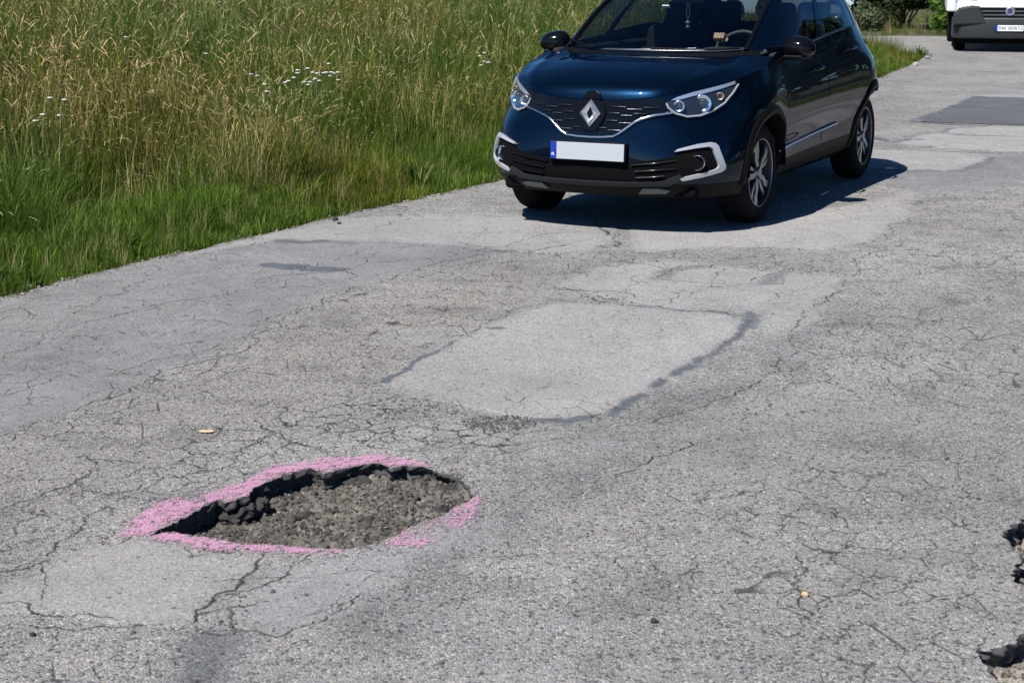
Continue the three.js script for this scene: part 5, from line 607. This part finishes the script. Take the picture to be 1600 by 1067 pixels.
{
  const C = 1, Sk = 0, Hr = 2, H = [0.23, 1.13, -0.845], E = [0.12, 0.93, -1.18], SR = [0.2, 1.10, -1.5], SL = [0.54, 1.10, -1.5], EL = [0.62, 0.88, -1.2], HL = [0.53, 0.92, -0.91];
  const caps = [[0.37, 0.66, -1.44, 0.37, 0.86, -1.52, 0.15, 0.14, C], [0.37, 0.86, -1.52, 0.37, 1.04, -1.53, 0.14, 0.15, C], [...SR, ...SL, 0.075, 0.075, C], [0.37, 1.12, -1.52, 0.37, 1.22, -1.5, 0.055, 0.05, Sk], [...SR, ...E, 0.058, 0.046, C], [...E, lerp(E[0], H[0], 0.55), lerp(E[1], H[1], 0.55), lerp(E[2], H[2], 0.55), 0.044, 0.036, C], [lerp(E[0], H[0], 0.55), lerp(E[1], H[1], 0.55), lerp(E[2], H[2], 0.55), H[0] - 0.012, H[1] - 0.012, H[2] - 0.05, 0.034, 0.025, Sk], [...SL, ...EL, 0.058, 0.046, C], [...EL, lerp(EL[0], HL[0], 0.55), lerp(EL[1], HL[1], 0.55), lerp(EL[2], HL[2], 0.55), 0.044, 0.036, C], [lerp(EL[0], HL[0], 0.55), lerp(EL[1], HL[1], 0.55), lerp(EL[2], HL[2], 0.55), ...HL, 0.034, 0.026, Sk], [0.28, 0.62, -1.4, 0.26, 0.64, -0.98, 0.085, 0.066, C], [0.46, 0.62, -1.4, 0.48, 0.64, -0.98, 0.085, 0.066, C], [0.26, 0.64, -0.98, 0.28, 0.44, -0.72, 0.062, 0.045, C], [0.48, 0.64, -0.98, 0.46, 0.44, -0.72, 0.062, 0.045, C]];
  const bodyG = figure(caps, [0.37, 0.86, -1.18], 0.62, 96);
  const hx = 0.37, hy = 1.315, hz = -1.475, head = figure([[hx, hy + 0.02, hz - 0.02, hx, hy + 0.02, hz - 0.03, 0.088, 0.086, Hr], [hx, hy + 0.02, hz + 0.012, hx, hy - 0.01, hz + 0.012, 0.078, 0.074, Sk], [hx, hy - 0.05, hz + 0.03, hx, hy - 0.075, hz + 0.042, 0.05, 0.034, Sk], [hx, hy + 0.01, hz + 0.09, hx, hy - 0.022, hz + 0.104, 0.010, 0.014, Sk], [hx - 0.025, hy - 0.052, hz + 0.081, hx + 0.025, hy - 0.052, hz + 0.081, 0.009, 0.009, Sk], [hx - 0.084, hy + 0.01, hz, hx - 0.088, hy - 0.025, hz, 0.014, 0.010, Sk], [hx + 0.084, hy + 0.01, hz, hx + 0.088, hy - 0.025, hz, 0.014, 0.010, Sk], [hx, hy - 0.07, hz - 0.01, hx, hy - 0.13, hz - 0.02, 0.052, 0.054, Sk], [hx - 0.034, hy + 0.014, hz + 0.082, hx - 0.03, hy + 0.014, hz + 0.082, 0.009, 0.009, Hr], [hx + 0.034, hy + 0.014, hz + 0.082, hx + 0.03, hy + 0.014, hz + 0.082, 0.009, 0.009, Hr]], [hx, hy - 0.02, hz + 0.01], 0.15, 72, 0.018);
  const hand = (p, s) => { const c = [[p[0] - 0.012 * s, p[1] - 0.012, p[2] - 0.05, p[0], p[1] + 0.012, p[2] - 0.012, 0.026, 0.024, Sk], [p[0] - 0.022, p[1] + 0.014, p[2] - 0.02, p[0] + 0.022, p[1] + 0.018, p[2] - 0.02, 0.016, 0.016, Sk]]; for (let f = 0; f < 4; f++) { const x = p[0] + (f - 1.5) * 0.019, l = [0.9, 1, 0.95, 0.8][f]; c.push([x, p[1] + 0.02, p[2] - 0.012, x, p[1] + 0.03, p[2] + 0.022 * l, 0.0092, 0.009, Sk], [x, p[1] + 0.03, p[2] + 0.022 * l, x, p[1] + 0.006, p[2] + 0.036 * l, 0.009, 0.0085, Sk], [x, p[1] + 0.006, p[2] + 0.036 * l, x, p[1] - 0.014, p[2] + 0.022 * l, 0.0085, 0.0075, Sk]); } c.push([p[0] + 0.026 * s, p[1] + 0.004, p[2] - 0.03, p[0] + 0.046 * s, p[1] - 0.006, p[2] - 0.008, 0.011, 0.0095, Sk], [p[0] + 0.046 * s, p[1] - 0.006, p[2] - 0.008, p[0] + 0.05 * s, p[1] - 0.016, p[2] + 0.012, 0.0095, 0.008, Sk]); return figure(c, p, 0.11, 72, 0.006); };
  const g = mergeGeometries([bodyG, head, hand(H, 1), hand(HL, -1)].map((q) => q.index ? q.toNonIndexed() : q)); const pm = part('person', g, std({ vertexColors: true, roughness: 0.75 }), scene); pm.userData = { label: 'driver in dark clothes holding the steering wheel of the blue car', category: 'person' }; pm.position.copy(car.position); pm.rotation.copy(car.rotation);
}
// ---------------------------------------------------------------- white van on the right edge
const whitePaint = phys({ color: lin(0.74, 0.77, 0.78), roughness: 0.35, clearcoat: 0.8, clearcoatRoughness: 0.05 }), greyPlastic = std({ color: lin(0.022, 0.024, 0.026), roughness: 0.5 });
const V2 = (l) => l.map((q) => new THREE.Vector2(...q));
function extr(pts, depth, bevel, seg = 2) { return new THREE.ExtrudeGeometry(new THREE.Shape(V2(pts)), { depth, bevelEnabled: bevel > 0, bevelSize: bevel, bevelThickness: bevel, bevelSegments: seg, curveSegments: 16 }); }
const sideExt = (pts, w, bevel) => { const g = extr(pts, w - bevel * 2, bevel, 4); g.translate(0, 0, -(w - bevel * 2) / 2); g.rotateY(Math.PI / 2); g.scale(1, 1, -1); const ix = g.index; const p = g.toNonIndexed ? (ix ? g.toNonIndexed() : g) : g; const a = p.attributes.position.array; for (let i = 0; i < a.length; i += 9) for (let k = 0; k < 3; k++) { const t = a[i + 3 + k]; a[i + 3 + k] = a[i + 6 + k]; a[i + 6 + k] = t; } const q = p.clone(); q.computeVertexNormals(); return toCreasedNormals(q, 0.6); };
function simpleWheel(parent, x, y, z, r, w) { const g = new THREE.Group(); g.name = 'wheel'; g.position.set(x, y, z); parent.add(g); const t = new THREE.LatheGeometry(V2([[r * 0.6, -w / 2], [r * 0.9, -w / 2], [r, -w / 2 + 0.03], [r, w / 2 - 0.03], [r * 0.9, w / 2], [r * 0.6, w / 2]]), 36); t.rotateZ(-Math.PI / 2); part('tyre', t, rubber, g); const m = new THREE.LatheGeometry(V2([[0.01, w / 2 - 0.05], [r * 0.3, w / 2 - 0.04], [r * 0.5, w / 2 - 0.07], [r * 0.6, w / 2 - 0.01]]), 30); m.rotateZ(-Math.PI / 2); if (x < 0) m.rotateY(Math.PI); part('rim', m, alloy, g); }
{
  const van = thing('box_van', 'white box van with dark grey bumper at the picture edge behind the car', 'van'); van.position.set(9.02, 0, -32.5); van.rotation.y = THREE.MathUtils.degToRad(-13); van.scale.set(0.93, 0.9, 0.93);
  // cab profile (z forward, y up); local origin under the front axle
  const cab = sideExt([[0.70, 0.42], [0.74, 0.62], [0.72, 0.86], [0.60, 1.0], [0.42, 1.14], [0.18, 1.26], [-0.62, 2.02], [-0.86, 2.12], [-1.5, 2.14], [-1.5, 0.42]], 2.0, 0.1); part('cab', cab, whitePaint, van);
  const ws = sideExt([[0.21, 1.27], [-0.56, 2.0], [-0.62, 2.0], [0.13, 1.27]], 1.7, 0.01); ws.translate(0, 0.09, 0.03); part('windscreen', ws, phys({ color: lin(0.02, 0.025, 0.03), roughness: 0.03, clearcoat: 1 }), van);
  for (const s of [-1, 1]) { const sw = sideExt([[-0.1, 1.28], [-0.62, 1.78], [-1.2, 1.82], [-1.2, 1.28]], 0.03, 0.006); sw.translate(s * 1.0, 0, 0); part('side_window', sw, phys({ color: lin(0.02, 0.025, 0.03), roughness: 0.03, clearcoat: 1 }), van); }
  // cargo box
  const bx = part('cargo_box', new RoundedBoxGeometry(2.3, 2.1, 4.0, 3, 0.03), std({ color: lin(0.62, 0.64, 0.62), roughness: 0.5 }), van); bx.position.set(0, 1.76, -3.6); part('chassis', new RoundedBoxGeometry(0.9, 0.2, 5.4, 2, 0.03), blackMatt, van).position.set(0, 0.55, -2.6); for (const s of [-1, 1]) part('mud_guard', new RoundedBoxGeometry(0.34, 0.5, 0.03, 2, 0.01), blackMatt, van).position.set(s * 0.92, 0.46, -2.55);
  // bumper: plan outline raised, with cheeks that climb to the lamps
  const plan = (k) => [[-1.0 * k, -0.55], [-1.03 * k, -0.1], [-1.0 * k, 0.30], [-0.88 * k, 0.43], [-0.4 * k, 0.47], [0, 0.49], [0.4 * k, 0.47], [0.88 * k, 0.43], [1.0 * k, 0.30], [1.03 * k, -0.1], [1.0 * k, -0.55]];
  const bump = (y0, y1, k, dz, mt, nm) => { const g = extr(plan(k), y1 - y0, 0.035, 3); g.rotateX(-Math.PI / 2); g.scale(1, 1, -1); const p = g.attributes.position.array; for (let i = 0; i < p.length; i += 9) for (let q = 0; q < 3; q++) { const t = p[i + 3 + q]; p[i + 3 + q] = p[i + 6 + q]; p[i + 6 + q] = t; } g.computeVertexNormals(); const m = part(nm, toCreasedNormals(g, 0.7), mt, van); m.position.set(0, y0, 0.43 + dz); return m; };
  bump(0.30, 0.64, 1.0, 0, greyPlastic, 'bumper'); bump(0.20, 0.30, 0.94, -0.1, blackMatt, 'bumper_apron');
  for (const s of [-1, 1]) { // grey cheek rising outside the grille up to the head lamp
    const ch = extr([[0.46, 0.58], [0.56, 0.76], [0.60, 0.86], [0.72, 0.87], [0.92, 0.83], [1.0, 0.72], [1.01, 0.56]].map(([x, y]) => [x * s, y]), 0.32, 0.04, 3); const m = part('bumper_cheek', ch, greyPlastic, van); m.position.z = 0.58; 
    const fg = part('fog_recess', extr([[0.62, 0.50], [0.68, 0.62], [0.80, 0.66], [0.86, 0.56], [0.80, 0.48]].map(([x, y]) => [x * s, y]), 0.03, 0.01), blackMatt, van); fg.position.z = 0.80; fg.rotation.y = s * 0.30;
    const hd = part('head_lamp', extr([[0.56, 0.90], [0.66, 1.06], [0.95, 1.24], [1.0, 1.0], [0.92, 0.88], [0.74, 0.885]].map(([x, y]) => [x * s, y]), 0.05, 0.02), phys({ color: lin(0.55, 0.6, 0.68), metalness: 0.5, roughness: 0.12, clearcoat: 1 }), van); hd.position.z = 0.86; hd.rotation.set(-0.12, s * 0.1, 0);
    simpleWheel(van, s * 0.9, 0.34, 0, 0.34, 0.23); simpleWheel(van, s * 0.98, 0.34, -3.45, 0.34, 0.23); part('door_mirror', new RoundedBoxGeometry(0.2, 0.4, 0.12, 3, 0.05), greyPlastic, van).position.set(s * 1.2, 1.45, -0.15); part('mirror_arm', tube([V3(s * 1.0, 1.35, -0.2), V3(s * 1.2, 1.4, -0.15)], 0.03, 6), greyPlastic, van);
    part('mud_flap', new RoundedBoxGeometry(0.26, 0.36, 0.03, 2, 0.01), blackMatt, van).position.set(s * 0.92, 0.26, 0.42);
  }
  const gr = part('grille', extr([[-0.52, 0.60], [-0.60, 0.86], [0.60, 0.86], [0.52, 0.60]], 0.06, 0.015), blackGloss, van); gr.position.z = 0.80; for (const y of [0.655, 0.725, 0.80]) part('grille_bar', new RoundedBoxGeometry(1.06, 0.012, 0.02, 2, 0.005), std({ color: lin(0.3, 0.31, 0.32), metalness: 0.7, roughness: 0.3 }), gr).position.set(0, y, 0.085);
  const em = new THREE.LatheGeometry(V2([[0.001, 0.012], [0.055, 0.012], [0.06, 0.02], [0.085, 0.018], [0.09, 0]]), 32); em.rotateX(Math.PI / 2); const emb = part('emblem', em, std({ color: lin(0.5, 0.52, 0.6), metalness: 0.8, roughness: 0.25 }), van, 'round silver emblem'); emb.position.set(0, 0.80, 0.89); const dark = new THREE.CircleGeometry(0.05, 24); part('emblem_centre', dark, std({ color: lin(0.06, 0.04, 0.12), roughness: 0.3 }), emb).position.z = 0.0145;
  const cv = document.createElement('canvas'); cv.width = 512; cv.height = 112; const c = cv.getContext('2d'); c.fillStyle = '#e8ecee'; c.fillRect(0, 0, 512, 112); c.fillStyle = '#1b3a9a'; c.fillRect(0, 0, 44, 112); c.fillStyle = '#20242a'; c.font = 'bold 92px sans-serif'; c.fillText('DW 3XW72', 54, 90, 446); const tx = new THREE.CanvasTexture(cv); tx.colorSpace = THREE.SRGBColorSpace;
  const np = new THREE.Group(); np.name = 'number_plate'; van.add(np); np.position.set(0, 0.475, 0.965); part('plate_holder', new RoundedBoxGeometry(0.54, 0.125, 0.03, 2, 0.008), blackMatt, np).position.z = -0.01; part('plate_face', new THREE.PlaneGeometry(0.52, 0.112), std({ map: tx, roughness: 0.45 }), np, 'white number plate reading DW 3XW72').position.z = 0.008;
}
// ---------------------------------------------------------------- pale parked car far behind
{
  const pc = thing('parked_car', 'pale parked car half hidden behind the dark shrub', 'car'); pc.position.set(8.3, 0, -46.2); pc.rotation.y = Math.PI / 2 - 0.15; 
  const prof = [[0.78, 0.3], [0.84, 0.55], [0.76, 0.72], [0.5, 0.82], [-0.05, 0.9], [-0.75, 1.38], [-1.2, 1.46], [-2.2, 1.42], [-2.95, 0.98], [-3.2, 0.9], [-3.22, 0.4], [-3.1, 0.3]]; part('body_shell', sideExt(prof, 1.72, 0.12), phys({ color: lin(0.55, 0.62, 0.7), roughness: 0.3, clearcoat: 1 }), pc); for (const s of [-1, 1]) { const w = sideExt([[-0.3, 0.93], [-0.82, 1.3], [-1.2, 1.36], [-2.15, 1.33], [-2.7, 1.0]], 0.02, 0.004); w.translate(s * 0.862, 0, 0); part('side_window', w, phys({ color: lin(0.02, 0.024, 0.03), roughness: 0.05, clearcoat: 1 }), pc); for (const z of [0, -2.55]) simpleWheel(pc, s * 0.78, 0.31, z, 0.31, 0.2); } part('underbody', new RoundedBoxGeometry(1.5, 0.2, 3.6, 2, 0.04), blackMatt, pc).position.set(0, 0.3, -1.2);
}
// ---------------------------------------------------------------- shrubs and trees
function leafCloud(n, blobs, sz, cols, shell0 = 0.55) { const pos = [], col = [], idx = []; for (let k = 0; k < n; k++) { const b = blobs[Math.floor(rnd() * blobs.length)]; const u = rnd() * 2 - 1, a = rnd() * 6.283, r = lerp(shell0, 1, Math.pow(rnd(), 0.6)), q = Math.sqrt(1 - u * u), c = V3(b[0] + Math.cos(a) * q * r * b[3], b[1] + u * r * b[4], b[2] + Math.sin(a) * q * r * b[3]), s = sz * rr(0.6, 1.3), e = new THREE.Euler(rnd() * 6, rnd() * 6, rnd() * 6), m = cols(), f = rr(0.75, 1.25), i = pos.length / 3; for (const [x, y, z] of [[0, 0, -1], [0.45, 0.1, 0], [-0.45, 0.1, 0], [0, -0.12, 1]]) { const v = V3(x * s, y * s, z * s).applyEuler(e).add(c); pos.push(v.x, v.y, v.z); col.push(m[0] * f, m[1] * f, m[2] * f); } idx.push(i, i + 1, i + 2, i + 1, i + 3, i + 2); } return geoFrom(pos, idx, null, col); }
function woody(name, label, cat, x, z, h, rad, n, sz, cols, trunkH, group, seedv) {
  const keep = seed; seed = seedv; const o = thing(name, label, cat, group); o.position.set(x, -0.02, z); const blobs = []; const nb = 9 + Math.floor(rad * 3); for (let i = 0; i < nb; i++) { const a = rnd() * 6.283, r = rad * 0.75 * Math.sqrt(rnd()), y = lerp(trunkH + 0.1 * h, h * 0.86, rnd()); blobs.push([Math.cos(a) * r, y, Math.sin(a) * r, rad * rr(0.3, 0.55), Math.max(0.2, h * rr(0.1, 0.2))]); }
  const tb = []; const limb = (a, b, r0, r1) => { const g = new THREE.CylinderGeometry(r1, r0, a.distanceTo(b), 7); g.translate(0, a.distanceTo(b) / 2, 0); g.applyQuaternion(new THREE.Quaternion().setFromUnitVectors(V3(0, 1, 0), b.clone().sub(a).normalize())); g.translate(a.x, a.y, a.z); tb.push(g); };
  const top = V3(rr(-0.1, 0.1), h * 0.6, rr(-0.1, 0.1)); if (trunkH > 0.3) limb(V3(0, -0.1, 0), top, h * 0.028, h * 0.012); for (const b of blobs) { const s = trunkH > 0.3 ? V3(0, rr(trunkH, h * 0.55), 0) : V3(b[0] * 0.2, 0, b[2] * 0.2); limb(s, V3(b[0], b[1], b[2]), h * 0.01, h * 0.003); }
  part('trunk', mergeGeometries(tb), std({ color: lin(0.07, 0.055, 0.04), roughness: 0.95 }), o); part('crown', leafCloud(n, blobs, sz, cols), leafMat, o); seed = keep; return o;
}
const dk = () => mixc([0.022, 0.042, 0.012], [0.05, 0.075, 0.024], rnd()), md = () => mixc([0.06, 0.13, 0.02], [0.12, 0.2, 0.035], rnd()), tr = () => mixc([0.018, 0.036, 0.01], [0.045, 0.07, 0.018], rnd());
woody('shrub', 'dark leafy shrub behind the grass verge by the side road', 'shrub', 9.15, -42.2, 2.6, 1.45, 9500, 0.08, dk, 0, null, 11);
woody('shrub', 'low bright green shrub in front of the dark shrub', 'shrub', 9.75, -39.6, 0.95, 0.55, 1500, 0.08, md, 0, null, 12);
woody('shrub', 'small dusty green shrub beside the parked car', 'shrub', 8.2, -41.0, 0.8, 0.55, 1300, 0.06, () => mixc([0.10, 0.13, 0.06], [0.16, 0.18, 0.10], rnd()), 0, null, 13);
woody('shrub', 'large dark shrub behind the white van', 'shrub', 12.6, -46.0, 3.2, 2.0, 4200, 0.1, dk, 0, null, 14);
[[10.0, -11.5, 6.0, 'round roadside tree mirrored in the front door of the blue car'], [12.8, -17.2, 6.6, 'second roadside tree mirrored in the blue car doors'], [15.6, -23, 6.2, 'third roadside tree of the row opposite the meadow'], [18.8, -29.2, 7.0, 'fourth roadside tree of the row opposite the meadow'], [22.5, -36, 7.4, 'fifth roadside tree at the far end of the row opposite the meadow']].forEach(([x, z, h, l], i) => woody('roadside_tree', l, 'tree', x, z, h, 2.7, 3600, 0.24, tr, 0.5, 'trees along the road opposite the meadow', 40 + i));
// ---------------------------------------------------------------- yarrow in the meadow
function meadowAt(px, py, hh) { for (let d = 7; d < 45; d += 0.05) { const c = Math.cos(CAM.pitch), s = Math.sin(CAM.pitch), X = (px - 800) / CAM.f, U = -(py - 533.5) / CAM.f, dy = U * c - s, dz = -(c + U * s), x = X * d / -dz, z = -d, y = CAM.h + dy * d / -dz, sd = edgeDist(x, z); if (sd > 1.3 && y < groundY(x, z, sd) + hh) return [x, z, groundY(x, z, sd), sd]; } return null; }
{
  const white = std({ color: lin(0.55, 0.55, 0.52), roughness: 0.8 }), green = std({ color: lin(0.07, 0.11, 0.03), roughness: 0.9 }); const flo = new THREE.SphereGeometry(1, 7, 5);
  const spots = [[494, 136, 4, 'tallest white yarrow cluster in the middle of the meadow'], [524, 132, 2, 'white yarrow head right of the tallest cluster'], [455, 153, 3, 'white yarrow left of the tallest cluster'], [470, 157, 3, 'white yarrow just below left of the tallest cluster'], [488, 155, 3, 'white yarrow directly below the tallest cluster'], [512, 161, 2, 'white yarrow below the right-hand head'], [522, 171, 3, 'lowest white yarrow on the right of the patch'], [490, 183, 2, 'lowest white yarrow head of the patch'], [414, 133, 2, 'lone small white yarrow left of the patch'], [88, 163, 3, 'white yarrow with three heads at the left of the meadow'], [59, 212, 2, 'small white yarrow low at the far left of the meadow'], [195, 48, 1, 'single white flower high in the meadow on the left'], [320, 75, 1, 'single white flower in the upper left middle of the meadow'], [396, 116, 2, 'pale flower heads between the left and the main patch'], [758, 180, 3, 'white yarrow close to the blue car'], [754, 190, 3, 'lower white yarrow close to the blue car']];
  for (const [px, py, n, label] of spots) { const q = meadowAt(px, py, 0.8); if (!q) continue; const o = thing('yarrow', label, 'flower', 'white yarrow in the meadow'); o.position.set(q[0], q[2], q[1]); for (let k = 0; k < n; k++) { const dx = n > 1 ? (k - (n - 1) / 2) * 0.034 + rr(-0.02, 0.02) : 0, dz = rr(-0.03, 0.03), y = 0.8 + rr(-0.12, 0.02); part('stem', tube([V3(dx * 0.2, 0, dz * 0.2), V3(dx * 0.5, y * 0.6, dz * 0.5), V3(dx, y, dz)], 0.0014, 8, false, 4), green, o); const hs = []; for (let i = 0; i < 14; i++) { const a = i * 2.4, r = 0.014 * Math.sqrt(i / 14), g = flo.clone(); g.scale(0.0055, 0.005, 0.0055); g.translate(dx + Math.cos(a) * r, y + 0.004 - r * r * 10, dz + Math.sin(a) * r); hs.push(g); } part('flower_head', mergeGeometries(hs), white, o); } }
}
// ---------------------------------------------------------------- crumbs, stones and litter on the asphalt
{
  const ms = [[], [], []], cs = [[], [], []]; const add = (x, z, s, c) => { const v = Math.floor(rnd() * 3); ms[v].push(mtx(x, s * 0.3, z, rnd() * 6, s, rnd(), rnd())); cs[v].push(lin(...c)); };
  for (let k = 0; k < 5200; k++) { const i = 2 + Math.floor(rnd() * (EDGE.length - 3)), a = EDGE[i], b = EDGE[i + 1], u = rnd(), l = Math.hypot(b[0] - a[0], b[1] - a[1]); if (rnd() > l / 3) continue; const s0 = (rnd() + rnd() + rnd() - 1.5) * 0.16 + 0.02, x = lerp(a[0], b[0], u) - edgeN[i][0] * s0, z = lerp(a[1], b[1], u) - edgeN[i][1] * s0; if (!seen(x, z, 0.3)) continue; const t = rnd(); add(x, z, 0.003 + 0.011 * Math.pow(rnd(), 3.5), t < 0.45 ? [0.26, 0.23, 0.18] : t < 0.85 ? [0.18, 0.17, 0.15] : [0.06, 0.055, 0.05]); }
  for (const [px, py, rx, ry, n, dark] of [[780, 662, 60, 12, 420, 1], [640, 640, 80, 18, 160, 1], [250, 820, 60, 12, 60, 0], [720, 770, 30, 40, 220, 0], [350, 955, 40, 40, 90, 1], [320, 865, 60, 12, 80, 1], [960, 465, 60, 10, 120, 1], [950, 370, 25, 15, 120, 1], [480, 418, 40, 6, 60, 1], [1540, 900, 30, 20, 60, 0], [700, 900, 600, 160, 260, 0], [1100, 800, 450, 200, 320, 0], [1000, 600, 500, 60, 160, 1]]) for (let k = 0; k < n; k++) { const a = rnd() * 6.283, r = Math.sqrt(rnd()), [x, z] = G(px + Math.cos(a) * r * rx, py + Math.sin(a) * r * ry); if (inPoly(x, z, H1) || inPoly(x, z, H2) || inPoly(x, z, H3)) continue; const c = dark ? 0.05 + 0.08 * rnd() : 0.08 + 0.22 * rnd(); add(x, z, 0.0025 + 0.006 * Math.pow(rnd(), 3), [c, c * 0.97, c * 0.92]); }
  for (let k = 0; k < 1500; k++) { const p = H1[Math.floor(rnd() * H1.length)], a = rnd() * 6.283, r = 0.012 + 0.11 * Math.pow(rnd(), 2.2), x = p[0] + Math.cos(a) * r, z = p[1] + Math.sin(a) * r; if (inPoly(x, z, H1)) continue; const c = 0.06 + 0.14 * rnd(); add(x, z, 0.0012 + 0.0055 * Math.pow(rnd(), 3.5), [c, c * 0.96, c * 0.88]); }
  for (const [p, w] of CRACKS) for (let i = 1; i < p.length; i++) { const a = p[i - 1], b = p[i], l = Math.hypot(b[0] - a[0], b[1] - a[1]); if (a[1] < -11) continue; for (let k = 0; k < l * 60; k++) { const u = rnd(), x = lerp(a[0], b[0], u) + rr(-1, 1) * 0.022, z = lerp(a[1], b[1], u) + rr(-1, 1) * 0.022; if (inPoly(x, z, H1)) continue; const c = 0.05 + 0.16 * rnd(); add(x, z, 0.0012 + 0.0035 * Math.pow(rnd(), 2.5), [c, c * 0.96, c * 0.9]); } }
  for (let v = 0; v < 3; v++) stuffInst('road_grit', 'loose grit and crumbs on the asphalt', stoneGeo[v + 3], std({ color: 0xffffff, roughness: 0.95 }), ms[v], cs[v]);
  const peb = (px, py, s, c, label, nm = 'pebble') => { const [x, z] = G(px, py); const m = part(nm, stoneGeo[Math.floor(rnd() * 8)], std({ color: lin(...c), roughness: 0.9 }), scene); m.name = numbered(nm); m.position.set(x, s * 0.4, z); m.scale.setScalar(s); m.rotation.y = rnd() * 6; m.userData = { label, category: 'stone' }; };
  peb(1022, 973, 0.013, [0.03, 0.03, 0.03], 'black pebble lying alone on the near asphalt'); peb(1431, 103, 0.06, [0.36, 0.34, 0.29], 'white stone at the far end of the grass verge'); peb(1450, 92, 0.06, [0.24, 0.22, 0.19], 'grey stone at the corner of the side road'); peb(524, 345, 0.022, [0.03, 0.03, 0.03], 'upper black pebble near the grass edge'); peb(530, 351, 0.02, [0.03, 0.03, 0.03], 'lower black pebble near the grass edge'); peb(50, 993, 0.009, [0.02, 0.02, 0.02], 'small black pebble in the lower left corner'); peb(145, 872, 0.008, [0.2, 0.08, 0.05], 'tiny reddish chip on the pale patch by the pothole'); peb(1258, 931, 0.010, [0.5, 0.36, 0.2], 'small ochre pebble in a crack of the near asphalt');
  { const [x, z] = G(322, 676); const sh = new THREE.Shape(V2([[-0.03, 0.004], [-0.018, 0.016], [0, 0.013], [0.012, 0.018], [0.03, 0.004], [0.024, -0.01], [0.002, -0.015], [-0.02, -0.011]])); const g = new THREE.ExtrudeGeometry(sh, { depth: 0.0015, bevelEnabled: false }); g.rotateX(-Math.PI / 2); const m = part('dry_leaf', g, std({ color: lin(0.62, 0.47, 0.27), roughness: 0.8 }), scene); m.position.set(x, 0.005, z); m.userData = { label: 'pale beige dry leaf flat on the asphalt above the pothole', category: 'leaf' }; }
  { const o = { p: [], c: [], i: [] }; blade(o, 0, 0, 0.12, 0.006, 2.6, 0.6, 1.5, [0.08, 0.2, 0.04], 8); const m = part('grass_blade', geoFrom(o.p, o.i, null, o.c), leafMat, scene); const [x, z] = G(1602, 1064); m.position.set(x, -0.05, z); m.userData = { label: 'single green grass blade in the lower right pothole', category: 'grass' }; }
}
renderer.render(scene, camera);
